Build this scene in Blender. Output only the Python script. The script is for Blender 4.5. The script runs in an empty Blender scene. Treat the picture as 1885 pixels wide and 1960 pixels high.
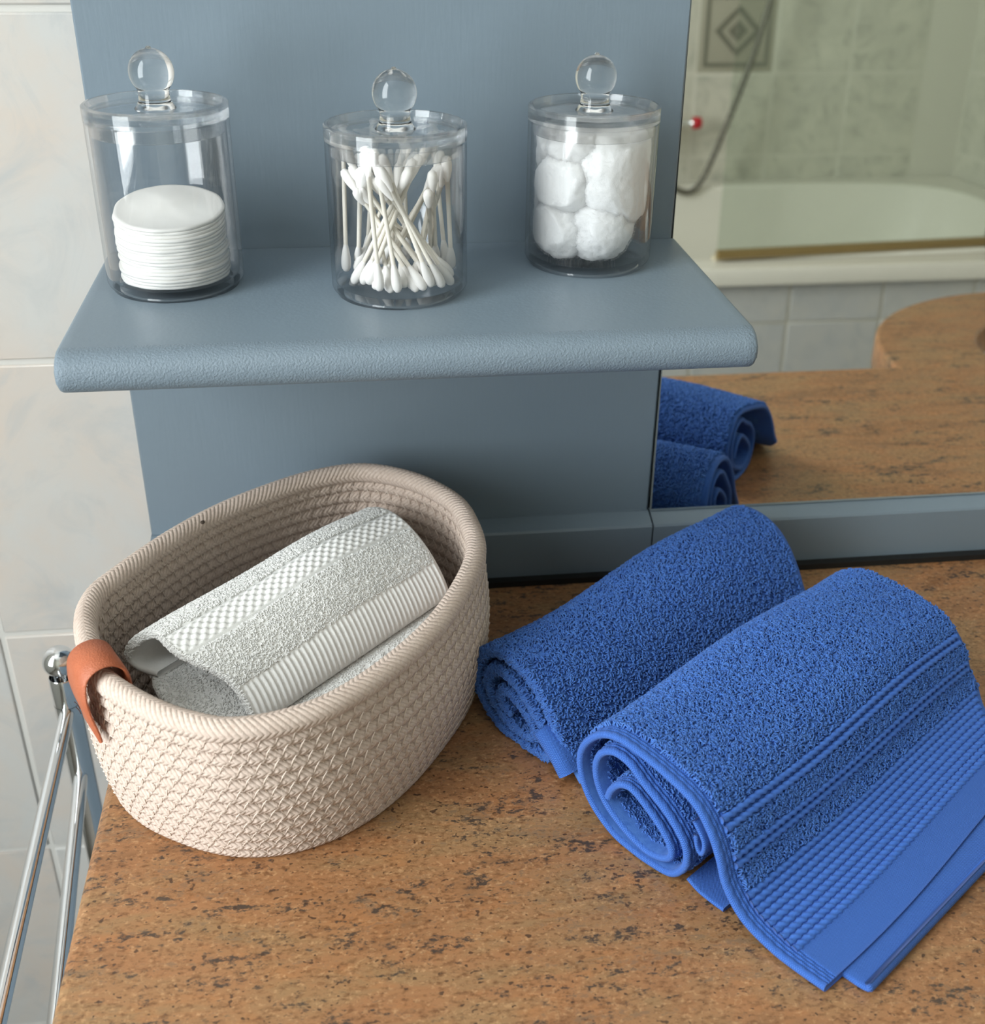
import bpy, bmesh, math, random
import numpy as np
from mathutils import Vector, Matrix, noise

random.seed(7); rng = np.random.default_rng(7)
scene = bpy.context.scene
COL = scene.collection
PI = math.pi

# ------------------------------------------------------------------ camera
# z = 0 is the worktop, y = 0 the face of the painted panel, x to the right
def cam_axes(p, yaw, roll):
    f = np.array([math.sin(yaw)*math.cos(p), math.cos(yaw)*math.cos(p), -math.sin(p)])
    r = np.cross(f, [0, 0, 1]); r /= np.linalg.norm(r); u = np.cross(r, f)
    return (r*math.cos(roll)+u*math.sin(roll), -r*math.sin(roll)+u*math.cos(roll), f)
CAM = np.array([0.0, -0.695, 0.442])
R_, U_, F_ = cam_axes(math.radians(29.35), math.radians(7.4), math.radians(0.7))
cd = bpy.data.cameras.new('camera'); cam = bpy.data.objects.new('camera', cd); COL.objects.link(cam)
cam.matrix_world = Matrix(((R_[0], U_[0], -F_[0], CAM[0]), (R_[1], U_[1], -F_[1], CAM[1]),
                           (R_[2], U_[2], -F_[2], CAM[2]), (0, 0, 0, 1)))
cd.sensor_fit = 'HORIZONTAL'; cd.sensor_width = 36.0; cd.lens = 36.0*2240/1885
cd.clip_start = 0.02
cd.dof.use_dof = True; cd.dof.focus_distance = 0.62; cd.dof.aperture_fstop = 10.5
scene.camera = cam

# ------------------------------------------------------------------ light
w = bpy.data.worlds.new('sky'); scene.world = w; w.use_nodes = True
w.node_tree.nodes['Background'].inputs[0].default_value = (0.75, 0.87, 1.0, 1)
w.node_tree.nodes['Background'].inputs[1].default_value = 1.0
WIN = (-1.32, -0.45, -0.10, 1.75)           # window opening in the left wall: y0, y1, z0, z1
XL, XR, YB, ZF, ZC = -0.88, 1.69, -2.46, -0.80, 1.90
def area(name, loc, rot, sx, sy, power, col):
    l = bpy.data.lights.new(name, 'AREA'); l.shape = 'RECTANGLE'; l.size = sx; l.size_y = sy
    l.energy = power; l.color = col
    o = bpy.data.objects.new(name, l); COL.objects.link(o); o.location = loc; o.rotation_euler = rot
    return o
area('window_daylight', (XL-0.12, (WIN[0]+WIN[1])/2, (WIN[2]+WIN[3])/2), (0, -PI/2, 0), WIN[3]-WIN[2], WIN[1]-WIN[0], 40, (0.965, 0.98, 1.0))
vs = scene.view_settings
vs.view_transform = 'Standard'; vs.look = 'None'; vs.exposure = 0.50; vs.gamma = 1.0; vs.use_curve_mapping = False

# ------------------------------------------------------------------ materials
def lin(c):
    return tuple((v/255/12.92 if v <= 10 else ((v/255+0.055)/1.055)**2.4) for v in c)
class NT:
    def __init__(s, name):
        s.m = bpy.data.materials.new(name); s.m.use_nodes = True
        s.t = s.m.node_tree; s.b = s.t.nodes['Principled BSDF']; s.out = s.t.nodes['Material Output']
    def n(s, typ, **kw):
        nd = s.t.nodes.new(typ)
        for k, v in kw.items():
            if k.startswith('i_'): nd.inputs[k[2:].replace('_', ' ')].default_value = v
            else: setattr(nd, k, v)
        return nd
    def l(s, a, b): s.t.links.new(a, b)
    def ramp(s, fac, stops, interp='LINEAR'):
        r = s.n('ShaderNodeValToRGB'); r.color_ramp.interpolation = interp
        e = r.color_ramp.elements
        while len(e) < len(stops): e.new(0.5)
        for i, (p, c) in enumerate(stops):
            e[i].position = p; e[i].color = (*c, 1) if len(c) == 3 else c
        s.l(fac, r.inputs[0]); return r.outputs[0]
    def mix(s, fac, a, b, mode='MIX'):
        m = s.n('ShaderNodeMix', data_type='RGBA', blend_type=mode)
        if hasattr(fac, 'links'): s.l(fac, m.inputs[0])
        else: m.inputs[0].default_value = fac
        for v, i in ((a, 6), (b, 7)):
            if hasattr(v, 'links'): s.l(v, m.inputs[i])
            else: m.inputs[i].default_value = (*v, 1)
        return m.outputs[2]
    def coord(s, kind='Object', scale=(1, 1, 1), rot=(0, 0, 0), loc=(0, 0, 0)):
        tc = s.n('ShaderNodeTexCoord'); mp = s.n('ShaderNodeMapping')
        mp.inputs['Scale'].default_value = scale; mp.inputs['Rotation'].default_value = rot; mp.inputs['Location'].default_value = loc
        s.l(tc.outputs[kind], mp.inputs[0]); return mp.outputs[0]
    def noise(s, vec, scale, detail=4, rough=0.5, dist=0.0):
        nd = s.n('ShaderNodeTexNoise'); s.l(vec, nd.inputs['Vector'])
        nd.inputs['Scale'].default_value = scale; nd.inputs['Detail'].default_value = detail
        nd.inputs['Roughness'].default_value = rough; nd.inputs['Distortion'].default_value = dist
        return nd.outputs[0]
    def bump(s, h, strength=0.3, dist=0.001):
        b = s.n('ShaderNodeBump'); b.inputs['Strength'].default_value = strength; b.inputs['Distance'].default_value = dist
        s.l(h, b.inputs['Height']); s.l(b.outputs[0], s.b.inputs['Normal'])
    def set(s, **kw):
        for k, v in kw.items():
            k = k.replace('_', ' ')
            if hasattr(v, 'links'): s.l(v, s.b.inputs[k])
            else: s.b.inputs[k].default_value = (*v, 1) if isinstance(v, tuple) and len(s.b.inputs[k].default_value) == 4 else v
        return s.m
M = {}

# painted wood
def mk_paint():
    n = NT('blue_grey_paint'); v = n.coord()
    c = n.mix(n.noise(v, 6, 3), lin((112, 127, 139)), lin((119, 133, 144)))
    vs_ = n.coord(scale=(1, 1, 0.12)); n.bump(n.noise(vs_, 420, 3), 0.18, 0.0006)
    M['paint'] = n.set(Base_Color=c, Roughness=0.42)
    n = NT('rollered_blue_grey_paint'); v = n.coord()
    c = n.mix(n.noise(v, 6, 3), lin((112, 127, 139)), lin((119, 133, 144)))
    n.bump(n.noise(v, 900, 3, 0.6), 0.7, 0.0010)
    M['paint_rough'] = n.set(Base_Color=c, Roughness=0.45)
mk_paint()

def mk_counter():
    n = NT('speckled_brown_stone'); R5 = (0, 0, math.radians(4))
    v = n.coord(scale=(1, 3.4, 1), rot=R5); vf = n.coord(scale=(1, 1.8, 1), rot=R5); vi = n.coord(scale=(1, 1.25, 1))
    band = n.noise(v, 9, 5, 0.6, 0.6)
    c = n.ramp(band, [(0.30, lin((126, 91, 61))), (0.46, lin((162, 115, 77))), (0.60, lin((154, 120, 83))), (0.72, lin((178, 128, 86)))])
    patch = n.noise(n.coord(scale=(1, 2.2, 1), rot=R5, loc=(2, 5, 0)), 34, 4, 0.6, 0.4)
    c = n.mix(n.ramp(patch, [(0.52, (0,)*3), (0.72, (0.32,)*3)]), c, lin((187, 118, 64)))
    g1 = n.noise(vf, 260, 3, 0.6); c = n.mix(n.ramp(g1, [(0.30, (0.75,)*3), (0.52, (0,)*3)]), c, lin((106, 69, 41)))
    g2 = n.noise(vi, 420, 2, 0.5); c = n.mix(n.ramp(g2, [(0.56, (0,)*3), (0.78, (0.55,)*3)]), c, lin((210, 166, 120)))
    m1 = n.noise(n.coord(scale=(1, 3.0, 1), rot=R5, loc=(1, 7, 0)), 22, 5, 0.65, 0.7)
    d1 = n.noise(n.coord(scale=(1, 1.7, 1), rot=R5, loc=(4, 2, 0)), 190, 4, 0.7)
    mul = n.n('ShaderNodeMath', operation='MULTIPLY'); n.l(m1, mul.inputs[0]); n.l(d1, mul.inputs[1])
    c = n.mix(n.ramp(mul.outputs[0], [(0.290, (0,)*3), (0.355, (0.92,)*3)]), c, lin((64, 56, 50)))
    m2 = n.noise(v, 26, 4, 0.6, 0.5); mul = n.n('ShaderNodeMath', operation='MULTIPLY'); n.l(m2, mul.inputs[0]); n.l(g1, mul.inputs[1])
    c = n.mix(n.ramp(mul.outputs[0], [(0.30, (0,)*3), (0.38, (0.5,)*3)]), c, lin((112, 94, 76)))
    sp = n.noise(vi, 300, 1, 0.4)
    c = n.mix(n.ramp(sp, [(0.68, (0,)*3), (0.74, (0.85,)*3)]), c, lin((70, 50, 38)))
    n.bump(g2, 0.08, 0.0003)
    M['counter'] = n.set(Base_Color=c, Roughness=0.42)
mk_counter()

def mk_tile(name, a, b, cc, rough=0.28):
    n = NT(name); v = n.coord()
    oi = n.n('ShaderNodeObjectInfo')
    ad = n.n('ShaderNodeVectorMath', operation='ADD'); sc = n.n('ShaderNodeVectorMath', operation='SCALE')
    cx = n.n('ShaderNodeCombineXYZ'); n.l(oi.outputs['Random'], cx.inputs[0]); n.l(oi.outputs['Random'], cx.inputs[2])
    n.l(cx.outputs[0], sc.inputs[0]); sc.inputs['Scale'].default_value = 37.0
    n.l(v, ad.inputs[0]); n.l(sc.outputs[0], ad.inputs[1]); v = ad.outputs[0]
    c = n.mix(n.ramp(n.noise(v, 9, 5, 0.6, 0.8), [(0.38, (0,)*3), (0.68, (1,)*3)]), a, b)
    c = n.mix(n.ramp(n.noise(v, 14, 6, 0.65, 1.4), [(0.5, (0,)*3), (0.7, (0.7,)*3)]), c, cc)
    n.bump(n.noise(v, 40, 3), 0.06, 0.001)
    M[name] = n.set(Base_Color=c, Roughness=rough)
mk_tile('marbled_wall_tile', lin((193, 192, 189)), lin((199, 188, 178)), lin((176, 178, 178)))
mk_tile('grey_bath_tile', lin((198, 196, 183)), lin((214, 211, 196)), lin((162, 164, 151)))
mk_tile('grey_apron_tile', lin((196, 198, 198)), lin((204, 203, 198)), lin((182, 186, 187)))

def simple(name, col, rough=0.5, metal=0.0, **kw):
    n = NT(name); v = n.coord()
    c = n.mix(n.noise(v, 30, 3), tuple(x*0.96 for x in lin(col)), lin(col))
    M[name] = n.set(Base_Color=c, Roughness=rough, Metallic=metal, **kw)
simple('grout', (202, 200, 195), 0.85)
simple('wall_plaster', (232, 231, 228), 0.8)
simple('floor_tile', (140, 134, 126), 0.4)
simple('ceiling_paint', (242, 241, 238), 0.85)
simple('bath_enamel', (226, 223, 212), 0.16)
simple('bath_grout', (216, 213, 200), 0.85)
simple('pale_strip', (214, 204, 178), 0.5)
simple('amber_seal', (142, 120, 74), 0.45)
simple('dark_metal', (62, 66, 68), 0.35, 0.6)
simple('hose_metal', (112, 110, 100), 0.35, 0.7)
simple('red_cap', (196, 28, 44), 0.35)
simple('decor_line', (120, 120, 106), 0.4)
simple('decor_fill', (170, 167, 150), 0.3)
simple('black_seal', (20, 20, 20), 0.6)
simple('mirror_edge', (150, 158, 156), 0.25)
simple('white_gloss', (235, 234, 230), 0.2)
simple('stitch_dark', (70, 38, 24), 0.8)
simple('cotton_pad_fluff', (240, 238, 234), 0.95)
simple('swab_tip', (246, 243, 239), 0.95)
simple('swab_stick', (236, 230, 218), 0.75)
simple('plug_dark', (70, 58, 50), 0.9)

n = NT('chrome'); M['chrome'] = n.set(Base_Color=(0.80, 0.82, 0.84), Metallic=1.0, Roughness=n.ramp(n.noise(n.coord(), 60, 3), [(0.3, (0.04,)*3), (0.8, (0.10,)*3)]))
n = NT('mirror_silver'); M['mirror'] = n.set(Base_Color=(0.86, 0.86, 0.82), Metallic=1.0, Roughness=n.ramp(n.noise(n.coord(), 4, 2), [(0.3, (0.0,)*3), (0.9, (0.012,)*3)]))

def mk_clear(name, tint, f0=0.045, refl=1.0):
    n = NT(name); n.t.nodes.remove(n.b)
    lw = n.n('ShaderNodeLayerWeight'); lw.inputs['Blend'].default_value = 0.5
    pw = n.n('ShaderNodeMath', operation='POWER'); n.l(lw.outputs['Facing'], pw.inputs[0]); pw.inputs[1].default_value = 5.0
    ma = n.n('ShaderNodeMath', operation='MULTIPLY_ADD'); n.l(pw.outputs[0], ma.inputs[0]); ma.inputs[1].default_value = refl-f0; ma.inputs[2].default_value = f0
    tr = n.n('ShaderNodeBsdfTransparent'); tr.inputs[0].default_value = (*tint, 1)
    gl = n.n('ShaderNodeBsdfGlossy'); gl.inputs['Roughness'].default_value = 0.02; gl.inputs[0].default_value = (1, 1, 1, 1)
    mx = n.n('ShaderNodeMixShader'); n.l(ma.outputs[0], mx.inputs[0]); n.l(tr.outputs[0], mx.inputs[1]); n.l(gl.outputs[0], mx.inputs[2])
    n.l(mx.outputs[0], n.out.inputs[0]); M[name] = n.m
mk_clear('pane_glass', (0.97, 0.985, 0.975))
mk_clear('screen_glass', (0.90, 0.935, 0.905))
def mk_acrylic():
    n = NT('clear_acrylic'); n.t.nodes.remove(n.b)
    lw = n.n('ShaderNodeLayerWeight'); lw.inputs['Blend'].default_value = 0.5
    pw = n.n('ShaderNodeMath', operation='POWER'); n.l(lw.outputs['Facing'], pw.inputs[0]); pw.inputs[1].default_value = 3.0
    ma = n.n('ShaderNodeMath', operation='MULTIPLY_ADD'); n.l(pw.outputs[0], ma.inputs[0]); ma.inputs[1].default_value = 0.85; ma.inputs[2].default_value = 0.05
    tr = n.n('ShaderNodeBsdfTransparent'); tr.inputs[0].default_value = (0.995, 0.997, 1, 1)
    gl = n.n('ShaderNodeBsdfGlossy'); gl.inputs['Roughness'].default_value = 0.04
    mx = n.n('ShaderNodeMixShader'); n.l(ma.outputs[0], mx.inputs[0]); n.l(tr.outputs[0], mx.inputs[1]); n.l(gl.outputs[0], mx.inputs[2])
    n.l(mx.outputs[0], n.out.inputs[0]); M['clear_acrylic'] = n.m
mk_acrylic()
n = NT('solid_acrylic'); M['solid_acrylic'] = n.set(Base_Color=(1, 1, 1), Roughness=0.02, IOR=1.49, Transmission_Weight=1.0)
def mk_lid():
    n = NT('lid_acrylic'); n.set(Base_Color=(1, 1, 1), Roughness=0.02, IOR=1.49, Transmission_Weight=1.0)
    lw = n.n('ShaderNodeLayerWeight'); lw.inputs['Blend'].default_value = 0.5
    pw = n.n('ShaderNodeMath', operation='POWER'); n.l(lw.outputs['Facing'], pw.inputs[0]); pw.inputs[1].default_value = 3.0
    ma = n.n('ShaderNodeMath', operation='MULTIPLY_ADD'); n.l(pw.outputs[0], ma.inputs[0]); ma.inputs[1].default_value = 0.85; ma.inputs[2].default_value = 0.06
    tr = n.n('ShaderNodeBsdfTransparent'); gl = n.n('ShaderNodeBsdfGlossy'); gl.inputs['Roughness'].default_value = 0.05
    mx = n.n('ShaderNodeMixShader'); n.l(ma.outputs[0], mx.inputs[0]); n.l(tr.outputs[0], mx.inputs[1]); n.l(gl.outputs[0], mx.inputs[2])
    m2 = n.n('ShaderNodeMixShader'); m2.inputs[0].default_value = 0.5; n.l(mx.outputs[0], m2.inputs[1]); n.l(n.b.outputs[0], m2.inputs[2])
    n.l(m2.outputs[0], n.out.inputs[0]); M['lid_acrylic'] = n.m
mk_lid()

def mk_terry(name, a, b, sheen):
    n = NT(name); v = n.coord()
    c = n.mix(n.noise(v, 260, 3), lin(a), lin(b))
    n.bump(n.noise(v, 1500, 2), 0.3, 0.0006)
    M[name] = n.set(Base_Color=c, Roughness=0.95, Sheen_Weight=sheen, Sheen_Roughness=0.5)
mk_terry('blue_terry', (40, 86, 168), (84, 132, 206), 0.06)
mk_terry('white_terry', (232, 231, 228), (244, 243, 240), 0.1)
def mk_weave(name, a, b, k):
    n = NT(name); tc = n.n('ShaderNodeUVMap'); sx = n.n('ShaderNodeSeparateXYZ'); n.l(tc.outputs[0], sx.inputs[0])
    outs = []
    for i in (0, 1):
        m = n.n('ShaderNodeMath', operation='MULTIPLY'); n.l(sx.outputs[i], m.inputs[0]); m.inputs[1].default_value = k
        s_ = n.n('ShaderNodeMath', operation='SINE'); n.l(m.outputs[0], s_.inputs[0]); outs.append(s_.outputs[0])
    m = n.n('ShaderNodeMath', operation='MULTIPLY'); n.l(outs[0], m.inputs[0]); n.l(outs[1], m.inputs[1])
    c = n.mix(n.ramp(m.outputs[0], [(0.0, (0,)*3), (0.5, (1,)*3)]), lin(a), lin(b))
    n.bump(m.outputs[0], 0.5, 0.0005)
    M[name] = n.set(Base_Color=c, Roughness=0.9, Sheen_Weight=0.05)
mk_weave('blue_weave', (48, 94, 178), (70, 118, 200), 6200)
mk_terry('blue_cord', (50, 96, 180), (70, 118, 200), 0.06)
def mk_rope():
    n = NT('beige_cotton_rope'); v = n.coord()
    uvn = n.n('ShaderNodeUVMap'); sx = n.n('ShaderNodeSeparateXYZ'); n.l(uvn.outputs[0], sx.inputs[0])
    ad = n.n('ShaderNodeMath', operation='ADD'); n.l(sx.outputs[0], ad.inputs[0]); n.l(sx.outputs[1], ad.inputs[1])
    mu = n.n('ShaderNodeMath', operation='MULTIPLY'); n.l(ad.outputs[0], mu.inputs[0]); mu.inputs[1].default_value = PI
    si = n.n('ShaderNodeMath', operation='SINE'); n.l(mu.outputs[0], si.inputs[0])
    ab = n.n('ShaderNodeMath', operation='ABSOLUTE'); n.l(si.outputs[0], ab.inputs[0])
    c = n.mix(n.noise(v, 90, 4), lin((204, 185, 172)), lin((218, 201, 189)))
    c = n.mix(n.ramp(ab.outputs[0], [(0.0, (0.5,)*3), (0.45, (0,)*3)]), c, lin((172, 150, 135)))  # groove shade between the braid strands, painted into the colour
    c = n.mix(n.ramp(n.noise(v, 600, 2), [(0.3, (0.4,)*3), (0.6, (0,)*3)]), c, lin((174, 150, 134)))
    hh = n.n('ShaderNodeMath', operation='MULTIPLY_ADD'); n.l(n.noise(v, 1300, 2), hh.inputs[0]); hh.inputs[1].default_value = 0.7; n.l(ab.outputs[0], hh.inputs[2])
    n.bump(hh.outputs[0], 0.55, 0.0008)
    M['rope'] = n.set(Base_Color=c, Roughness=0.95)
    n = NT('orange_brown_leather'); v = n.coord()
    vo = n.n('ShaderNodeTexVoronoi'); n.l(v, vo.inputs['Vector']); vo.inputs['Scale'].default_value = 1100
    c = n.mix(n.noise(v, 160, 4), lin((166, 88, 56)), lin((188, 108, 74)))
    n.bump(vo.outputs['Distance'], 0.35, 0.0006)
    M['leather'] = n.set(Base_Color=c, Roughness=0.5)
    simple('beige_thread', (232, 216, 202), 0.9)
mk_rope()
def mk_cotton():
    n = NT('cotton_fluff'); v = n.coord()
    n.bump(n.noise(v, 500, 5, 0.7), 0.4, 0.0008)
    M['cotton'] = n.set(Base_Color=n.mix(n.noise(v, 40, 3), lin((240, 240, 240)), lin((250, 250, 249))), Roughness=1.0, Subsurface_Weight=0.5,
                        Subsurface_Radius=(0.006, 0.006, 0.006), Subsurface_Scale=1.0)
mk_cotton()

# ------------------------------------------------------------------ helpers
def thing(name, label, cat, loc=(0, 0, 0), group=None):
    o = bpy.data.objects.new(name, None); COL.objects.link(o); o.location = loc
    o.empty_display_size = 0.02
    o['label'] = label; o['category'] = cat
    if group: o['group'] = group
    return o
def tag(o, label, cat, group=None):
    o['label'] = label; o['category'] = cat
    if group: o['group'] = group
    return o
def world_loc(o):
    v = Vector(o.location)
    while o.parent: o = o.parent; v = v + Vector(o.location)
    return np.array(v)
def mesh(name, verts, faces, mats, parent=None, smooth=True, midx=None, uv=None, origin=None, kind=None, auto=None):
    verts = np.asarray(verts, float)
    base = world_loc(parent) if parent is not None else np.zeros(3)
    org = base if origin is None else np.asarray(origin, float)
    me = bpy.data.meshes.new(name)
    if isinstance(faces, np.ndarray):
        nf, k = faces.shape
        me.vertices.add(len(verts)); me.vertices.foreach_set('co', (verts-org).astype(np.float32).ravel())
        me.loops.add(nf*k); me.loops.foreach_set('vertex_index', faces.astype(np.int32).ravel())
        me.polygons.add(nf); me.polygons.foreach_set('loop_start', np.arange(0, nf*k, k, dtype=np.int32))
        me.update(calc_edges=True)
    else:
        me.from_pydata((verts-org).tolist(), [], [tuple(int(i) for i in f) for f in faces])
    if not isinstance(mats, (list, tuple)): mats = [mats]
    for m in mats: me.materials.append(M[m])
    if midx is not None: me.polygons.foreach_set('material_index', np.asarray(midx, np.int32))
    me.polygons.foreach_set('use_smooth', np.full(len(me.polygons), smooth, bool))
    if uv is not None:
        l = me.uv_layers.new(name='UVMap'); vi = np.zeros(len(me.loops), np.int32)
        me.loops.foreach_get('vertex_index', vi); l.data.foreach_set('uv', np.asarray(uv, np.float32)[vi].ravel())
    me.validate(); me.update()
    if auto is not None:
        me.set_sharp_from_angle(angle=math.radians(auto))
    o = bpy.data.objects.new(name, me); COL.objects.link(o)
    if parent is not None: o.parent = parent
    o.location = org-base
    if kind: o['kind'] = kind
    return o
def from_bm(name, bm, mats, parent=None, smooth=False, auto=None, kind=None, origin=None):
    bm.verts.ensure_lookup_table()
    v = [tuple(x.co) for x in bm.verts]; f = [tuple(x.index for x in p.verts) for p in bm.faces]
    bm.verts.index_update()
    f = [tuple(x.index for x in p.verts) for p in bm.faces]
    bm.free()
    return mesh(name, v, f, mats, parent, smooth, auto=auto, kind=kind, origin=origin)
def box_bm(bm, x0, x1, y0, y1, z0, z1, bevel=0.0, seg=2):
    r = bmesh.ops.create_cube(bm, size=1.0)
    for v in r['verts']:
        v.co = Vector(((x0+x1)/2+v.co.x*(x1-x0), (y0+y1)/2+v.co.y*(y1-y0), (z0+z1)/2+v.co.z*(z1-z0)))
    if bevel:
        es = list({e for v in r['verts'] for e in v.link_edges})
        bmesh.ops.bevel(bm, geom=es, offset=bevel, segments=seg, affect='EDGES', profile=0.5)
def box(name, b, mats, parent=None, bevel=0.0, seg=2, **kw):
    bm = bmesh.new(); box_bm(bm, *b, bevel, seg)
    return from_bm(name, bm, mats, parent, smooth=bool(bevel), auto=40 if bevel else None, **kw)
def struct(o): o['kind'] = 'structure'; return o
def grid_faces(n, m, cu=False, cv=False):
    i = np.arange(n if cu else n-1); j = np.arange(m if cv else m-1)
    I, J = np.meshgrid(i, j, indexing='ij'); I2 = (I+1) % n; J2 = (J+1) % m
    return np.stack([I*m+J, I2*m+J, I2*m+J2, I*m+J2], -1).reshape(-1, 4)
def frames(path, closed):
    path = np.asarray(path, float)
    if closed: t = np.roll(path, -1, 0)-np.roll(path, 1, 0)
    else: t = np.gradient(path, axis=0)
    return t/np.linalg.norm(t, axis=1)[:, None]
def tube(path, rad, sides=10, closed=False, cap=True, up=(0, 0, 1)):
    path = np.asarray(path, float); n = len(path); t = frames(path, closed)
    rad = np.broadcast_to(np.asarray(rad, float), (n,))
    up = np.array(up, float); nrm = np.zeros_like(path)
    a = up-(up@t[0])*t[0]
    if np.linalg.norm(a) < 1e-4: a = np.array([1., 0, 0])-t[0][0]*t[0]
    nrm[0] = a/np.linalg.norm(a)
    for i in range(1, n):
        a = nrm[i-1]-(nrm[i-1]@t[i])*t[i]; nrm[i] = a/np.linalg.norm(a)
    b = np.cross(t, nrm); ang = np.arange(sides)*2*PI/sides
    v = path[:, None]+rad[:, None, None]*(np.cos(ang)[None, :, None]*nrm[:, None]+np.sin(ang)[None, :, None]*b[:, None])
    v = v.reshape(-1, 3); f = [tuple(q) for q in grid_faces(n, sides, closed, True)]
    if cap and not closed:
        f.append(tuple(range(sides-1, -1, -1))); f.append(tuple(range((n-1)*sides, n*sides)))
    return v, f
def lathe(prof, segs=64, center=(0, 0, 0)):
    """prof: closed or open list of (r,z); r = 0 ends become poles"""
    prof = [tuple(p) for p in prof]; vs_, fs = [], []; rows = []
    for r, z in prof:
        if r < 1e-7: rows.append([len(vs_)]); vs_.append((center[0], center[1], center[2]+z))
        else:
            rows.append(list(range(len(vs_), len(vs_)+segs)))
            for k in range(segs):
                a = 2*PI*k/segs; vs_.append((center[0]+r*math.cos(a), center[1]+r*math.sin(a), center[2]+z))
    for a, b in zip(rows[:-1], rows[1:]):
        for k in range(segs):
            k2 = (k+1) % segs
            if len(a) == 1 and len(b) == 1: continue
            if len(a) == 1: fs.append((a[0], b[k2], b[k]))
            elif len(b) == 1: fs.append((a[k], a[k2], b[0]))
            else: fs.append((a[k], a[k2], b[k2], b[k]))
    return vs_, fs
def join(lst):
    V, Fc = [], []
    for v, f in lst:
        o = len(V); V += [tuple(x) for x in v]; Fc += [tuple(i+o for i in q) for q in f]
    return V, Fc
def spline(pts, n, closed=False):
    """Catmull-Rom through pts, resampled evenly by length"""
    P = np.asarray(pts, float); m = len(P); out = []
    rngi = range(m) if closed else range(m-1)
    for i in rngi:
        if closed: p0, p1, p2, p3 = P[(i-1) % m], P[i], P[(i+1) % m], P[(i+2) % m]
        else: p0, p1, p2, p3 = P[max(i-1, 0)], P[i], P[i+1], P[min(i+2, m-1)]
        for t in np.linspace(0, 1, 24, endpoint=False):
            out.append(0.5*((2*p1)+(-p0+p2)*t+(2*p0-5*p1+4*p2-p3)*t*t+(-p0+3*p1-3*p2+p3)*t**3))
    out.append(P[0] if closed else P[-1]); out = np.array(out)
    L = np.r_[0, np.cumsum(np.linalg.norm(np.diff(out, axis=0), axis=1))]
    q = np.linspace(0, L[-1], n, endpoint=not closed)
    return np.stack([np.interp(q, L, out[:, k]) for k in range(P.shape[1])], 1)
def copy_tree(o, parent=None):
    c = o.copy(); COL.objects.link(c); c.parent = parent
    for ch in list(o.children): copy_tree(ch, c)
    return c

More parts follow.
